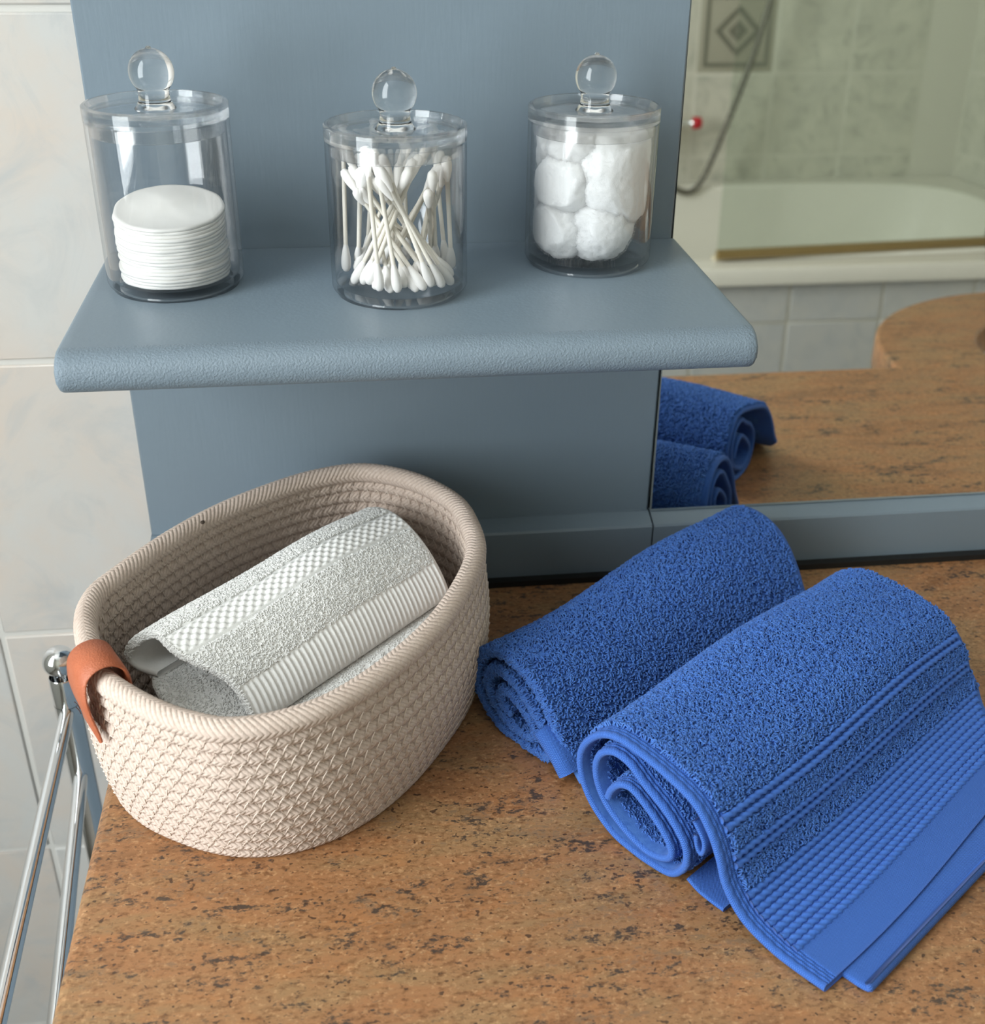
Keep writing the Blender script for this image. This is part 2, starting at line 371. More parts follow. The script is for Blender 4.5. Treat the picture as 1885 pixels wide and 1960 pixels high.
# ------------------------------------------------------------------ room
def build_room():
    t = 0.10
    f = struct(box('floor', (XL-t, XR+t, YB-t, 0.03+t, ZF-t, ZF), 'floor_tile'))
    struct(box('ceiling', (XL-t, XR+t, YB-t, 0.03+t, ZC, ZC+t), 'ceiling_paint'))
    wb = struct(box('wall_back', (XL-t, XR+t, 0.0212, 0.03+t, ZF, ZC), 'grout'))
    struct(box('wall_right', (XR+0.0025, XR+t, YB-t, 0.0212, ZF, ZC), 'bath_grout'))
    wf = struct(box('wall_front', (XL-t, XR+t, YB-t, YB-0.0027, ZF, ZC), 'bath_grout'))
    bm = bmesh.new()
    box_bm(bm, XL-t, XL, YB-0.0027, WIN[0], ZF, ZC); box_bm(bm, XL-t, XL, WIN[1], 0.0212, ZF, ZC)
    box_bm(bm, XL-t, XL, WIN[0], WIN[1], ZF, WIN[2]); box_bm(bm, XL-t, XL, WIN[0], WIN[1], WIN[3], ZC)
    wl = struct(from_bm('wall_left', bm, 'wall_plaster'))
    # window in the left wall
    win = bpy.data.objects.new('window_1', None); COL.objects.link(win); win.location = (XL-0.05, WIN[0], WIN[2]); struct(win)
    y0, y1, z0, z1 = WIN; fr = 0.045
    bm = bmesh.new()
    for b in ((y0, y0+fr, z0, z1), (y1-fr, y1, z0, z1), (y0+fr, y1-fr, z0, z0+fr), (y0+fr, y1-fr, z1-fr, z1)):
        box_bm(bm, XL-0.075, XL-0.03, b[0], b[1], b[2], b[3])
    from_bm('window_frame', bm, 'white_gloss', win)
    box('window_pane', (XL-0.055, XL-0.051, y0+fr, y1-fr, z0+fr, z1-fr), 'pane_glass', win)
    box('window_sill', (XL-0.03, XL+0.03, y0-0.02, y1+0.02, z0-0.02, z0), 'white_gloss', win, 0.003)
    # wall tiles behind the vanity, left of the painted panel
    P = 0.2045; g = 0.0038
    def tile_mesh(name, mat, w, d, h):
        bm = bmesh.new(); box_bm(bm, -w/2, w/2, -d/2, d/2, -h/2, h/2, 0.0011, 1)
        o = from_bm(name, bm, mat, None, True, 40); return o
    proto = tile_mesh('tile', 'marbled_wall_tile', P-g, 0.010, P-g)
    first = True
    for i in range(-5, 1):
        for k in range(-8, 8):
            cx = -0.256+P*i+P/2; cz = 0.1615-P*k+P/2
            if cz+P/2 > ZC or cz-P/2 < ZF-0.01: continue
            o = proto if first else proto.copy()
            if not first: COL.objects.link(o)
            first = False
            o.location = (cx, 0.0245, cz); o.parent = wb
    # bath wall tiles
    first = True; P = 0.2105; g = 0.006
    proto = tile_mesh('tile', 'grey_bath_tile', P-g-0.001, 0.010, P-g-0.001)
    x0, z0_ = 1.141-P*4, 0.0765
    for i in range(0, 7):
        for k in range(-3, 4):
            cx = x0+P*i+P/2; cz = z0_+P*k+P/2
            if cx+P/2 > XR: continue
            if i == 3 and k == 0: continue
            o = proto if first else proto.copy()
            if not first: COL.objects.link(o)
            first = False
            o.location = (cx, YB-0.0065, cz); o.parent = wf
    # decor tile: raised frame and diamond
    cx, cz = x0+P*3+P/2, z0_+P/2
    d = box('decor_tile', (cx-0.102, cx+0.102, YB-0.0115, YB-0.0015, cz-0.102, cz+0.102), 'decor_fill', wf, 0.0016)
    def ring(a, b, y, name, diamond=False):
        vv = []; rr = []
        for r in (a, b):
            for k in range(4):
                an = PI/4+k*PI/2+(PI/4 if diamond else 0); q = r*(1 if diamond else math.sqrt(2))
                vv.append((cx+q*math.cos(an), y, cz+q*math.sin(an)))
        ff = [(k, (k+1) % 4, 4+(k+1) % 4, 4+k) for k in range(4)]
        bm = bmesh.new(); bv = [bm.verts.new(p) for p in vv]
        for q in ff: bm.faces.new([bv[i] for i in q])
        r_ = bmesh.ops.extrude_face_region(bm, geom=list(bm.faces))
        for v in r_['geom']:
            if isinstance(v, bmesh.types.BMVert): v.co.y += 0.004
        bmesh.ops.recalc_face_normals(bm, faces=list(bm.faces))
        from_bm(name, bm, 'decor_line', d)
    ring(0.087, 0.078, YB-0.003, 'decor_border'); ring(0.062, 0.046, YB-0.003, 'decor_diamond', True)
    ring(0.026, 0.004, YB-0.003, 'decor_diamond', True)
    # right wall tiles by the bath
    wr = bpy.data.objects['wall_right']; first = True
    proto = tile_mesh('tile', 'grey_bath_tile', 0.010, P-g-0.001, P-g-0.001)
    for i in range(0, 4):
        for k in range(-3, 4):
            o = proto if first else proto.copy()
            if not first: COL.objects.link(o)
            first = False
            o.location = (XR+0.0065, YB+P*i+P/2, z0_+P*k+P/2); o.parent = wr
build_room()

# ------------------------------------------------------------------ bath and its fittings
def build_bath():
    yf, yb, x0, x1, zr = -1.53, YB-0.0005, -0.06, XR-0.001, -0.195
    T = thing('bathtub', 'white bathtub with wide rim, reflected in the mirror', 'bathtub', ((x0+x1)/2, (yf+yb)/2, ZF))
    # shell: rounded rectangle rim with a curved hollow
    def rr(cx, cy, a, b, n, k=64, z=0.0):
        return [(cx+a*math.copysign(abs(math.cos(t))**(2/n), math.cos(t)), cy+b*math.copysign(abs(math.sin(t))**(2/n), math.sin(t)), z)
                for t in (2*PI*i/k for i in range(k))]
    cx, cy = (x0+x1)/2, (yf+yb)/2; A, B = (x1-x0)/2, (yf-yb)/2
    K = 96; rows = []
    rows.append(rr(cx, cy, A, B, 60, K, zr-0.035)); rows.append(rr(cx, cy, A, B, 60, K, zr-0.006)); rows.append(rr(cx, cy, A-0.004, B-0.004, 60, K, zr))
    iy = cy-0.0
    rows.append(rr(cx, iy, A-0.085, B-0.075, 5, K, zr)); rows.append(rr(cx, iy, A-0.095, B-0.085, 5, K, zr-0.010))
    rows.append(rr(cx, iy, A-0.15, B-0.12, 4, K, zr-0.22)); rows.append(rr(cx, iy, A-0.22, B-0.18, 3.4, K, zr-0.38)); rows.append(rr(cx, iy, A-0.40, B-0.30, 3, K, zr-0.40))
    v = [p for r in rows for p in r]; f = [tuple(q) for q in grid_faces(len(rows), K, False, True)]
    f.append(tuple(range((len(rows)-1)*K, len(rows)*K)))
    mesh('shell', v, f, 'bath_enamel', T, True, auto=35)
    ap = box('apron', (x0+0.01, x1, yf-0.045, yf-0.017, ZF, zr-0.035), 'bath_grout', T)
    P = 0.200; first = True
    proto = None
    for i in range(0, 10):
        for k in range(4):
            zt = zr-0.037-(0.085 if k else 0)-(k-1)*P*(k > 0)
            zb = zr-0.037-0.085-k*P
            zb = max(zb, ZF+0.002)
            if zt-zb < 0.02: continue
            xa = 0.900-P*5+P*i; xb = xa+P-0.006
            xb = min(xb, x1-0.001); xa = max(xa, x0+0.012)
            if xb-xa < 0.02: continue
            box('tile', (xa, xb, yf-0.0172, yf-0.0145, zb+0.004, zt), 'grey_apron_tile', ap, 0.0014, 1, origin=((xa+xb)/2, yf-0.013, (zb+zt)/2))
    # glass screen on the rim
    S = thing('shower_screen', 'clear glass shower screen with amber bottom seal standing on the bath rim', 'shower screen', (0.76, -1.59, zr))
    a = np.array([0.748, -1.586]); b = np.array([1.362, -1.640]); d = (b-a)/np.linalg.norm(b-a); nn = np.array([-d[1], d[0]])
    def slab(p, q, th, z0, z1, nm, mat):
        c = [p-nn*th/2, q-nn*th/2, q+nn*th/2, p+nn*th/2]
        v = [(*x, z0) for x in c]+[(*x, z1) for x in c]
        mesh(nm, v, [(3, 2, 1, 0), (4, 5, 6, 7), (0, 1, 5, 4), (1, 2, 6, 5), (2, 3, 7, 6), (3, 0, 4, 7)], mat, S, False)
    slab(a, b, 0.006, zr+0.022, zr+1.40, 'glass_pane', 'screen_glass')
    slab(a, b, 0.014, zr+0.008, zr+0.024, 'bottom_seal', 'amber_seal')
    slab(a-nn*0.018, b-nn*0.018, 0.022, zr+0.0005, zr+0.008, 'sill_strip', 'pale_strip')
    slab(b, b+d*0.03, 0.03, zr+0.0005, zr+1.42, 'wall_profile', 'dark_metal')
    # shower hose hanging in front of the tiles
    pts = [(1.19, YB+0.05, 0.62), (1.13, YB+0.07, 0.42), (1.079, YB+0.10, 0.260), (1.047, YB+0.10, 0.1265), (0.9939, YB+0.10, -0.0388), (0.9367, YB+0.10, -0.1834), (0.886, YB+0.10, -0.205), (0.83, YB+0.11, -0.15), (0.80, YB+0.12, -0.10)]
    path = spline(pts, 160)
    H = thing('shower_hose', 'thin metal shower hose hanging in front of the bath tiles', 'shower hose', pts[-1])
    v, f = tube(path, 0.0075+0.0008*np.sin(np.arange(160)*2.0), 8); mesh('hose', v, f, 'hose_metal', H)
    hv, hf = lathe([(0, -0.012), (0.012, -0.010), (0.013, 0.02), (0.03, 0.05), (0.034, 0.06), (0, 0.062)], 20, (1.19, YB+0.05, 0.62)); mesh('shower_head', hv, hf, 'chrome', H)
    hv, hf = lathe([(0, 0), (0.011, 0), (0.011, 0.018), (0.0085, 0.03), (0, 0.03)], 16, (0.80, YB+0.12, -0.108)); mesh('hose_nut', hv, hf, 'chrome', H)
    # wall mixer with red marker
    X = thing('bath_mixer', 'bath mixer tap with a red hot-water cap', 'tap', (0.82, YB, -0.038))
    v, f = tube(spline([(0.74, YB+0.055, -0.038), (0.880, YB+0.055, -0.038)], 6), 0.018, 16); mesh('mixer_body', v, f, 'white_gloss', X)
    for xx in (0.76, 0.86):
        v, f = tube([(xx, YB+0.0, -0.038), (xx, YB+0.045, -0.038)], 0.014, 14, up=(1, 0, 0)); mesh('wall_inlet', v, f, 'white_gloss', X)
    v, f = tube(spline([(0.80, YB+0.055, -0.045), (0.80, YB+0.09, -0.052), (0.80, YB+0.12, -0.068), (0.80, YB+0.12, -0.077)], 12), 0.012, 12); mesh('spout', v, f, 'white_gloss', X)
    for xx, m_ in ((0.918, 'red_cap'), (0.712, 'white_gloss')):
        hv, hf = lathe([(0, 0), (0.015, 0), (0.016, 0.004), (0.015, 0.020), (0.009, 0.023), (0, 0.023)], 20)
        hv = [(xx+z, YB+0.055+x, -0.038+y) for x, y, z in hv]; mesh('knob', hv, hf, m_, X)
        v, f = tube([(0.875 if xx > 0.8 else 0.745, YB+0.055, -0.038), (xx+0.001 if xx > 0.8 else xx+0.022, YB+0.055, -0.038)], 0.006, 12); mesh('spindle', v, f, 'chrome', X)
build_bath()

# ------------------------------------------------------------------ vanity: worktop, cabinet, basin
XC0 = -0.1445; YC = -0.397; BX, BR = 0.830, 0.264
def flat_curve(name, loops, z0, z1, bevel, mats, parent=None, label=None):
    cu = bpy.data.curves.new(name, 'CURVE'); cu.dimensions = '2D'; cu.fill_mode = 'BOTH'
    cu.extrude = (z1-z0)/2-bevel; cu.bevel_depth = bevel; cu.bevel_resolution = 3; cu.offset = -bevel
    for lp in loops:
        sp = cu.splines.new('POLY'); sp.points.add(len(lp)-1); sp.use_cyclic_u = True
        for p, q in zip(sp.points, lp): p.co = (q[0], q[1], 0, 1)
    tmp = bpy.data.objects.new('tmp', cu); COL.objects.link(tmp)
    dg = bpy.context.evaluated_depsgraph_get(); dg.update()
    me = bpy.data.meshes.new_from_object(tmp.evaluated_get(dg)); bpy.data.objects.remove(tmp); bpy.data.curves.remove(cu)
    me.name = name; me.materials.clear(); me.materials.append(M[mats])
    me.polygons.foreach_set('use_smooth', np.full(len(me.polygons), True, bool)); me.set_sharp_from_angle(angle=math.radians(50))
    o = bpy.data.objects.new(name, me); COL.objects.link(o); o.location = (0, 0, (z0+z1)/2)
    return o
outline = [(XC0, 0.018), (XC0, YC+0.012), (XC0+0.004, YC+0.003), (XC0+0.012, YC)]
a0 = math.asin(0.0); outline += [(BX-BR-0.02, YC)]
for k in range(0, 41):
    a = PI+PI*k/40; outline.append((BX+BR*math.cos(a), YC+BR*math.sin(a)))
outline += [(BX+BR+0.02, YC), (1.30, YC), (1.30, 0.018)]
hole = [(BX+0.150*math.cos(2*PI*k/64), YC-0.01+0.150*math.sin(2*PI*k/64)) for k in range(64)]
top = flat_curve('worktop', [outline, hole], -0.036, 0.0, 0.005, 'counter')
tag(top, 'speckled brown stone-look vanity worktop with a rounded basin bulge', 'worktop')
Bn = thing('wash_basin', 'white round wash basin let into the brown worktop bulge', 'basin', (BX, YC-0.01, -0.157))
pr = [(0, -0.148), (0.03, -0.150), (0.10, -0.135), (0.145, -0.085), (0.156, -0.040), (0.158, -0.0365), (0.172, -0.0365), (0.172, -0.0400), (0.162, -0.042), (0.151, -0.088), (0.104, -0.141), (0.03, -0.157), (0, -0.157)]
v, f = lathe(pr, 64, (BX, YC-0.01, 0)); mesh('bowl', v, f, 'white_gloss', Bn)
v, f = lathe([(0, -0.1470), (0.022, -0.1470), (0.024, -0.1490)], 24, (BX, YC-0.01, 0)); mesh('drain', v, f, 'chrome', Bn)
v, f = lathe([(0.0, -0.159), (0.05, -0.159), (0.062, -0.20), (0.070, -0.45), (0.085, ZF+0.02), (0.090, ZF+0.0005), (0, ZF+0.0005)], 40, (BX, YC-0.01, 0)); mesh('pedestal', v, f, 'white_gloss', Bn)
def cabinet(xa, xb, nd, label):
    Cb = thing('vanity_cabinet', label, 'cabinet', ((xa+xb)/2, -0.18, ZF), 'vanity cabinets under the worktop')
    bm = bmesh.new()
    for a, b in ((xa, xa+0.018), (xb-0.018, xb)): box_bm(bm, a, b, -0.35, 0.018, ZF+0.0005, -0.0365)
    box_bm(bm, xa+0.018, xb-0.018, 0.006, 0.018, ZF+0.0005, -0.0365); box_bm(bm, xa+0.018, xb-0.018, -0.35, 0.006, ZF+0.08, ZF+0.098)
    from_bm('carcass', bm, 'paint', Cb)
    w_ = (xb-xa)/nd
    for k in range(nd):
        d_ = box('door', (xa+k*w_+0.002, xa+(k+1)*w_-0.002, -0.369, -0.3505, ZF+0.085, -0.045), 'paint', Cb, 0.003)
        hv, hf = lathe([(0, 0), (0.007, 0), (0.006, 0.012), (0.012, 0.020), (0.010, 0.026), (0, 0.028)], 18)
        hx = xa+k*w_+(w_-0.04 if k % 2 == 0 else 0.04); hv = [(hx+x, -0.369-z, -0.12+y) for x, y, z in hv]; mesh('knob', hv, hf, 'chrome', d_)
cabinet(-0.128, 0.60, 2, 'wide blue-grey two-door cabinet under the brown worktop')
cabinet(1.05, 1.288, 1, 'narrow blue-grey single-door cabinet under the brown worktop')

# ------------------------------------------------------------------ mirror unit: panel, shelf, rail, glass
EPS = 0.027; X0P, X1P = -0.1388, 0.2000
U = thing('mirror_surround', 'blue-grey painted wooden panel with a bullnose shelf and bottom rail', 'wall panel', (0.3, 0.0, 0.0))
box('side_panel', (X0P, X1P, 0.0, 0.0185, 0.030, 1.10), 'paint', U, 0.0012, 1)
def shelf():
    prof = [(-0.0005, 0.2145), (-0.0005, 0.236)]                         # (y,z)
    y0, z1, z0 = -0.1665, 0.236, 0.2145
    n = 14
    cy, rz = -0.1535, (z1-z0)/2
    for k in range(n+1):
        a = PI/2+PI*k/n; prof.append((cy+0.0125*math.cos(a), (z0+z1)/2+rz*math.copysign(abs(math.sin(a))**0.85, math.sin(a))))
    K = len(prof); cols = []
    # across x, slightly rounded at the two ends
    xs = [(X0P-0.0002, 0.0016), (X0P+0.0006, 0.0005), (X0P+0.002, 0.0)]+[(x, 0) for x in np.linspace(X0P+0.006, X1P-0.004, 40)]+[(X1P+0.0, 0.0), (X1P+0.0014, 0.0005), (X1P+0.0022, 0.0016)]
    v = []
    cyc, czc = -0.08, 0.22525
    for x, ins in xs:
        for y, z in prof:
            yy = y+ins*(1 if y < cyc else 0); zz = z+ins*(1 if z < czc else -1)*(1 if abs(z-czc) > 0.004 else 0)
            v.append((x, yy, zz))
    f = [tuple(q) for q in grid_faces(len(xs), K, False, True)]
    f.append(tuple(range(K))); f.append(tuple(range(len(v)-1, len(v)-K-1, -1)))
    v = np.array(v)
    mid = []
    for q in f:
        c = v[list(q)].mean(0); mid.append(1 if (c[1] < -0.1535 and len(q) == 4) else 0)
    mesh('shelf', v, f, ['paint', 'paint_rough'], U, True, midx=mid, auto=40)
shelf()
def rail(x0, x1):
    prof = [(0.018, 0.0045), (-0.016, 0.0045), (-0.016, 0.0385), (-0.0150, 0.0400), (-0.002, 0.0438), (0.018, 0.0438)]
    v = [(x0, y, z) for y, z in prof]+[(x1, y, z) for y, z in prof]; K = len(prof)
    f = [(k, (k+1) % K, K+(k+1) % K, K+k) for k in range(K)]+[tuple(range(K-1, -1, -1)), tuple(range(K, 2*K))]
    mesh('bottom_rail', v, f, 'paint', U, False)
rail(X0P, X1P-0.0005); rail(X1P+0.0007, 1.29)
box('black_base_seal', (X0P, 1.29, -0.0225, 0.018, 0.0002, 0.0046), 'black_seal', U)
def mirror_glass():
    x0, x1, z0, h = X1P+0.0012, 1.29, 0.0442, 0.95
    q = [(-0.004, 0.0), (0.0, 0.0), (0.0, h), (-0.004, h)]             # (thickness, along)
    v = []
    for x in (x0, x1):
        for d_, l in q: v.append((x, 0.0005+d_*math.cos(EPS)+l*math.sin(EPS)*1.0, z0+l*math.cos(EPS)-d_*math.sin(EPS)))
    f = [(0, 1, 2, 3), (7, 6, 5, 4), (0, 4, 5, 1), (1, 5, 6, 2), (2, 6, 7, 3), (3, 7, 4, 0)]
    o = mesh('wall_mirror', v, f, ['mirror_edge', 'mirror'], None, False, midx=[0, 0, 0, 0, 0, 1], origin=((x0+x1)/2, 0.0, z0))
    tag(o, 'frameless mirror above the bottom rail, reflecting towels and bathtub', 'mirror')
mirror_glass()

# ------------------------------------------------------------------ acrylic jars
ZS = 0.236
def jar(label, cx, cy, H, content):
    """H: height of the lid top above the shelf"""
    T = thing('acrylic_jar', label, 'jar', (cx, cy, ZS), 'clear acrylic jars on the shelf')
    R, t = 0.0362, 0.0020
    # body: foot ring, thick floor, thin wall
    hb = H-0.0085
    pr = [(0, 0.0008), (0.030, 0.0008), (0.0305, 0.0), (0.0335, 0.0), (0.0338, 0.0022), (0.0356, 0.0030), (R, 0.0046), (R, hb), (R-t*0.5, hb+0.0006), (R-t, hb),
          (R-t, 0.0068), (R-t-0.0012, 0.0056), (0, 0.0056)]
    v, f = lathe(pr, 96, (cx, cy, ZS)); mesh('jar_body', v, f, 'clear_acrylic', T, True, auto=50)
    # lid: plate with raised rim and inner flange
    z = H-0.0075; Ri = R-t-0.0006
    pl = [(0, H-0.0032), (0.0335, H-0.0032), (0.0342, H), (R-0.0008, H), (R+0.0002, H-0.0008), (R+0.0002, z), (Ri, z-0.0005), (Ri, z-0.0072), (Ri-0.0018, z-0.0072), (Ri-0.0018, H-0.0064), (0, H-0.0064)]
    v, f = lathe(pl[::-1], 96, (cx, cy, ZS)); lid = mesh('lid', v, f, 'lid_acrylic', T, True, auto=50)
    kr = 0.0113; kz = H+0.0142
    pk = [(0, H-0.0032), (0.0105, H-0.0031), (0.0092, H-0.0016), (0.0080, H+0.0008), (0.0076, H+0.0040)]
    for k in range(0, 15):
        a = math.radians(-44+134*k/14); pk.append((kr*math.cos(a), kz+kr*math.sin(a)))
    pk = pk[:-1]+[(0.0016, kz+kr*0.985), (0.0010, kz+kr*1.07), (0, kz+kr*1.09)]
    v, f = lathe(pk, 48, (cx, cy, ZS)); mesh('knob', v, f, 'solid_acrylic', lid, True)
    return T
J1 = (-0.0925, -0.0605, 0.0950); J2 = (0.0276, -0.0825, 0.0875); J3 = (0.1385, -0.0405, 0.0875)
jar('clear acrylic jar half filled with a stack of cotton pads', *J1, None)
jar('clear acrylic jar filled with cotton swabs', *J2, None)
jar('clear acrylic jar packed with fluffy cotton balls', *J3, None)

def pads():
    cx, cy = J1[0]+0.0005, J1[1]-0.0012; z = ZS+0.00575; n = 18; th = 0.00175; R = 0.0288
    for i in range(n):
        seg = 72
        prof = [(0, th), (R*0.55, th*1.0), (R*0.93, th*0.995), (R*0.990, th*0.93), (R, th*0.55), (R*0.990, th*0.07), (R*0.93, 0.0), (R*0.5, 0.0), (0, 0.0)]
        if i == n-1: prof = [(R*q, th) for q in (0, 0.15, 0.3, 0.45, 0.6, 0.75, 0.85)]+prof[2:]
        v, f = lathe(prof[::-1], seg)
        v = np.array(v); ph = random.uniform(0, 6.28)
        r = np.hypot(v[:, 0], v[:, 1]); a = np.arctan2(v[:, 1], v[:, 0])
        v[:, :2] *= (1+0.010*np.sin(3*a+ph)+0.006*np.sin(11*a+2*ph))[:, None]
        up = v[:, 2] > th*0.5
        if i == n-1:                                                    # soft domed top pad
            v[up, 2] += 0.0032*np.exp(-(((v[up, 0]+0.002)**2+(v[up, 1]-0.007)**2)/0.017**2))+0.0003*np.sin(v[up, 0]*420+1.0)*np.cos(v[up, 1]*330)*np.clip(1-r[up]/R, 0, 1)
        # the pads lie thicker towards the back of the jar
        lo, hi = i/n, (i+1)/n
        v[:, 2] += np.where(up, hi, lo)*0.0085*np.clip((v[:, 1]+R)/(2*R), 0, 1)**1.2
        dx, dy = random.uniform(-0.0007, 0.0007), random.uniform(-0.0007, 0.0007)
        v += np.array([cx+dx, cy+dy, z])
        o = mesh('cotton_pad', v, f, 'cotton_pad_fluff', None, True, origin=(cx+dx, cy+dy, z))
        lab = 'topmost soft domed cotton pad of the stack in the clear jar' if i == n-1 else 'lowest cotton pad of the stack in the clear jar' if i == 0 else 'round white cotton pad in the middle of the stack in the clear jar'
        tag(o, lab, 'cotton pad', 'cotton pads stacked in the jar')
        z += th+0.00002
pads()

def swab_tip_prof():
    return [(0.0011, 0.0), (0.0018, 0.0030), (0.0025, 0.0070), (0.0027, 0.0105), (0.0024, 0.0130), (0.0014, 0.0146), (0, 0.0150)]
def swabs():
    cx, cy = J2[0], J2[1]; L = 0.0730; z0 = ZS+0.0057
    # template pointing along +z, base at 0
    T = thing('cotton_swab', 'white double-tipped cotton swab leaning in the clear jar', 'cotton swab', (0, 0, 0), 'cotton swabs in the jar')
    v, f = tube([(0, 0, 0.008), (0, 0, L-0.008)], 0.0012, 8); mesh('stick', v, f, 'swab_stick', T)
    v, f = lathe(swab_tip_prof(), 14, (0, 0, L-0.015)); v1 = v; mesh('tip', v, f, 'swab_tip', T)
    v2 = [(x, y, L-z) for x, y, z in v1]; mesh('tip', v2, [q[::-1] for q in f], 'swab_tip', T)
    S = []   # (bottom x/R, bottom side, top x/R, top side); side -1 = towards the camera
    B = [(0.30, -1, -0.93, 1, 2), (0.42, -1, -0.97, -1, 1), (0.62, -1, -0.90, -1, 2), (0.78, -1, -0.96, 1, 3), (0.90, 1, -0.78, -1, 2), (0.97, -1, -0.50, -1, 1), (0.88, -1, -0.36, -1, 0), (0.70, -1, -0.34, -1, 0),
         (0.54, -1, -0.30, -1, 1), (0.99, 1, -0.60, 1, 3), (0.80, 1, -0.84, 1, 3), (0.15, 1, -0.76, -1, 1),
         (-0.95, -1, 0.22, -1, 2), (-0.84, -1, 0.32, -1, 3), (-0.72, -1, 0.44, -1, 3), (-0.60, -1, 0.92, 1, 3), (-0.50, -1, 0.84, 1, 2), (-0.66, 1, 0.70, 1, 2), (-0.88, 1, 0.30, 1, 2), (-0.40, 1, 0.97, -1, 3),
         (-0.38, -1, -0.52, -1, 0), (-0.22, -1, -0.62, 1, 2), (-0.08, -1, -0.42, -1, 1), (0.06, -1, -0.20, 1, 3), (-0.30, -1, 0.10, 1, 3),
         (0.62, 1, 0.46, -1, 0), (0.74, 1, 0.58, -1, 1), (0.86, 1, 0.66, 1, 0), (0.94, 1, 0.78, -1, 0), (0.40, 1, 0.88, -1, 1), (0.20, 1, 0.16, 1, 0),
         (-0.55, 1, -0.30, 1, 0), (-0.75, 1, -0.66, -1, 1), (-0.92, 1, -0.86, 1, 0), (0.18, -1, 0.98, 1, 3), (-0.10, 1, -0.98, 1, 2)]
    for i, (bx, bs, tx, ts, lay) in enumerate(B):
        r = 0.0308-0.0022*lay
        b = np.array([bx*r, bs*math.sqrt(max(0, 1-bx*bx))*r]); t = np.array([tx*r, ts*math.sqrt(max(0, 1-tx*tx))*r])
        d = t-b; h = np.linalg.norm(d)
        if h > 0.055: t = b+d*(0.055/h); h = 0.055
        vz = math.sqrt(L*L-h*h)
        p0 = Vector((cx+b[0], cy+b[1], z0+0.0012+0.001*(i % 3)+(0.0 if h > 0.02 else 0.0))); p1 = Vector((cx+t[0], cy+t[1], p0.z+vz))
        zmax = ZS+J2[2]-0.0076
        if p1.z > zmax: pass
        o = T if i == 0 else copy_tree(T)
        o.location = p0; o.rotation_mode = 'QUATERNION'; o.rotation_quaternion = (p1-p0).to_track_quat('Z', 'Y')
swabs()

def cotton_balls():
    cx, cy, H = J3; z0 = ZS+0.0056
    # (dx, dy, dz, radius, squash)
    Bs = [(-0.0165, -0.008, 0.0175, 0.0165, 1.0), (0.0030, -0.0135, 0.0180, 0.0180, 1.0), (0.007, 0.012, 0.026, 0.0220, 1.1), (-0.012, 0.014, 0.028, 0.0190, 1.2),
          (-0.0150, -0.010, 0.0430, 0.0175, 0.95), (0.0090, -0.007, 0.0460, 0.0245, 1.25), (0.008, 0.012, 0.055, 0.0220, 1.0), (-0.010, 0.012, 0.056, 0.0200, 1.0),
          (-0.0110, -0.010, 0.0630, 0.0150, 0.85)]
    for i, (dx, dy, dz, r, zs) in enumerate(Bs):
        bm = bmesh.new(); bmesh.ops.create_icosphere(bm, subdivisions=5, radius=1.0)
        off = Vector((i*3.7, i*1.9, i*0.7)); c = Vector((cx+dx, cy+dy, z0+dz))
        for v in bm.verts:
            p = v.co.normalized()
            n1 = noise.fractal(p*1.3+off, 1.0, 2.0, 3); n2 = noise.fractal(p*7+off, 0.8, 2.0, 4); n3 = noise.noise(p*26+off)
            q = p*r*1.06*(1+0.11*n1+0.03*n2+0.012*n3); q.z *= zs
            w_ = c+q
            # keep inside the glass
            hx, hy = w_.x-cx, w_.y-cy; h = math.hypot(hx, hy); lim = 0.0325-0.0010*abs(n2)
            if h > lim: w_.x = cx+hx*lim/h; w_.y = cy+hy*lim/h
            w_.z = min(max(w_.z, z0+0.0004), ZS+H-0.0160+0.004*(1 if h < 0.03 else 0))
            v.co = w_
        vv = np.array([tuple(v.co) for v in bm.verts]); bm.normal_update(); nn = np.array([tuple(v.normal) for v in bm.verts])
        T = thing('cotton_ball', 'fluffy white cotton ball packed in the clear jar', 'cotton ball', tuple(c), 'cotton balls in the jar')
        from_bm('wad', bm, 'cotton', T, True)
        # loose fibres: tiny bent triangles-tubes
        k = 3000; idx = rng.integers(0, len(vv), k); P = vv[idx]; N_ = nn[idx]
        hor = np.hypot(P[:, 0]-cx, P[:, 1]-cy); ok = (hor < 0.0318) & (P[:, 2] < ZS+H-0.0135) & (P[:, 2] > z0+0.001); P, N_ = P[ok], N_[ok]; k = len(P)
        T1 = rng.normal(size=(k, 3)); T1 -= (T1*N_).sum(1)[:, None]*N_; T1 /= np.linalg.norm(T1, axis=1)[:, None]
        Bi = np.cross(N_, T1); V, Fc = [], []
        for s_, hgt in ((-1.0, -0.0001), (-0.3, 0.0007), (0.4, 0.0009), (1.0, 0.0004)):
            cc = P+T1*(s_*0.0024)+N_*hgt*1.5
            for e in (-1, 1): V.append(cc+Bi*e*0.000035)
        V = np.stack(V, 1); fi = []
        for a in range(3): fi.append(np.array([2*a, 2*a+1, 2*a+3, 2*a+2]))
        Fa = (np.arange(k)[:, None, None]*8+np.array(fi)[None]).reshape(-1, 4)
        mesh('fibres', V.reshape(-1, 3), Fa, 'cotton', T, True, kind='stuff')
cotton_balls()

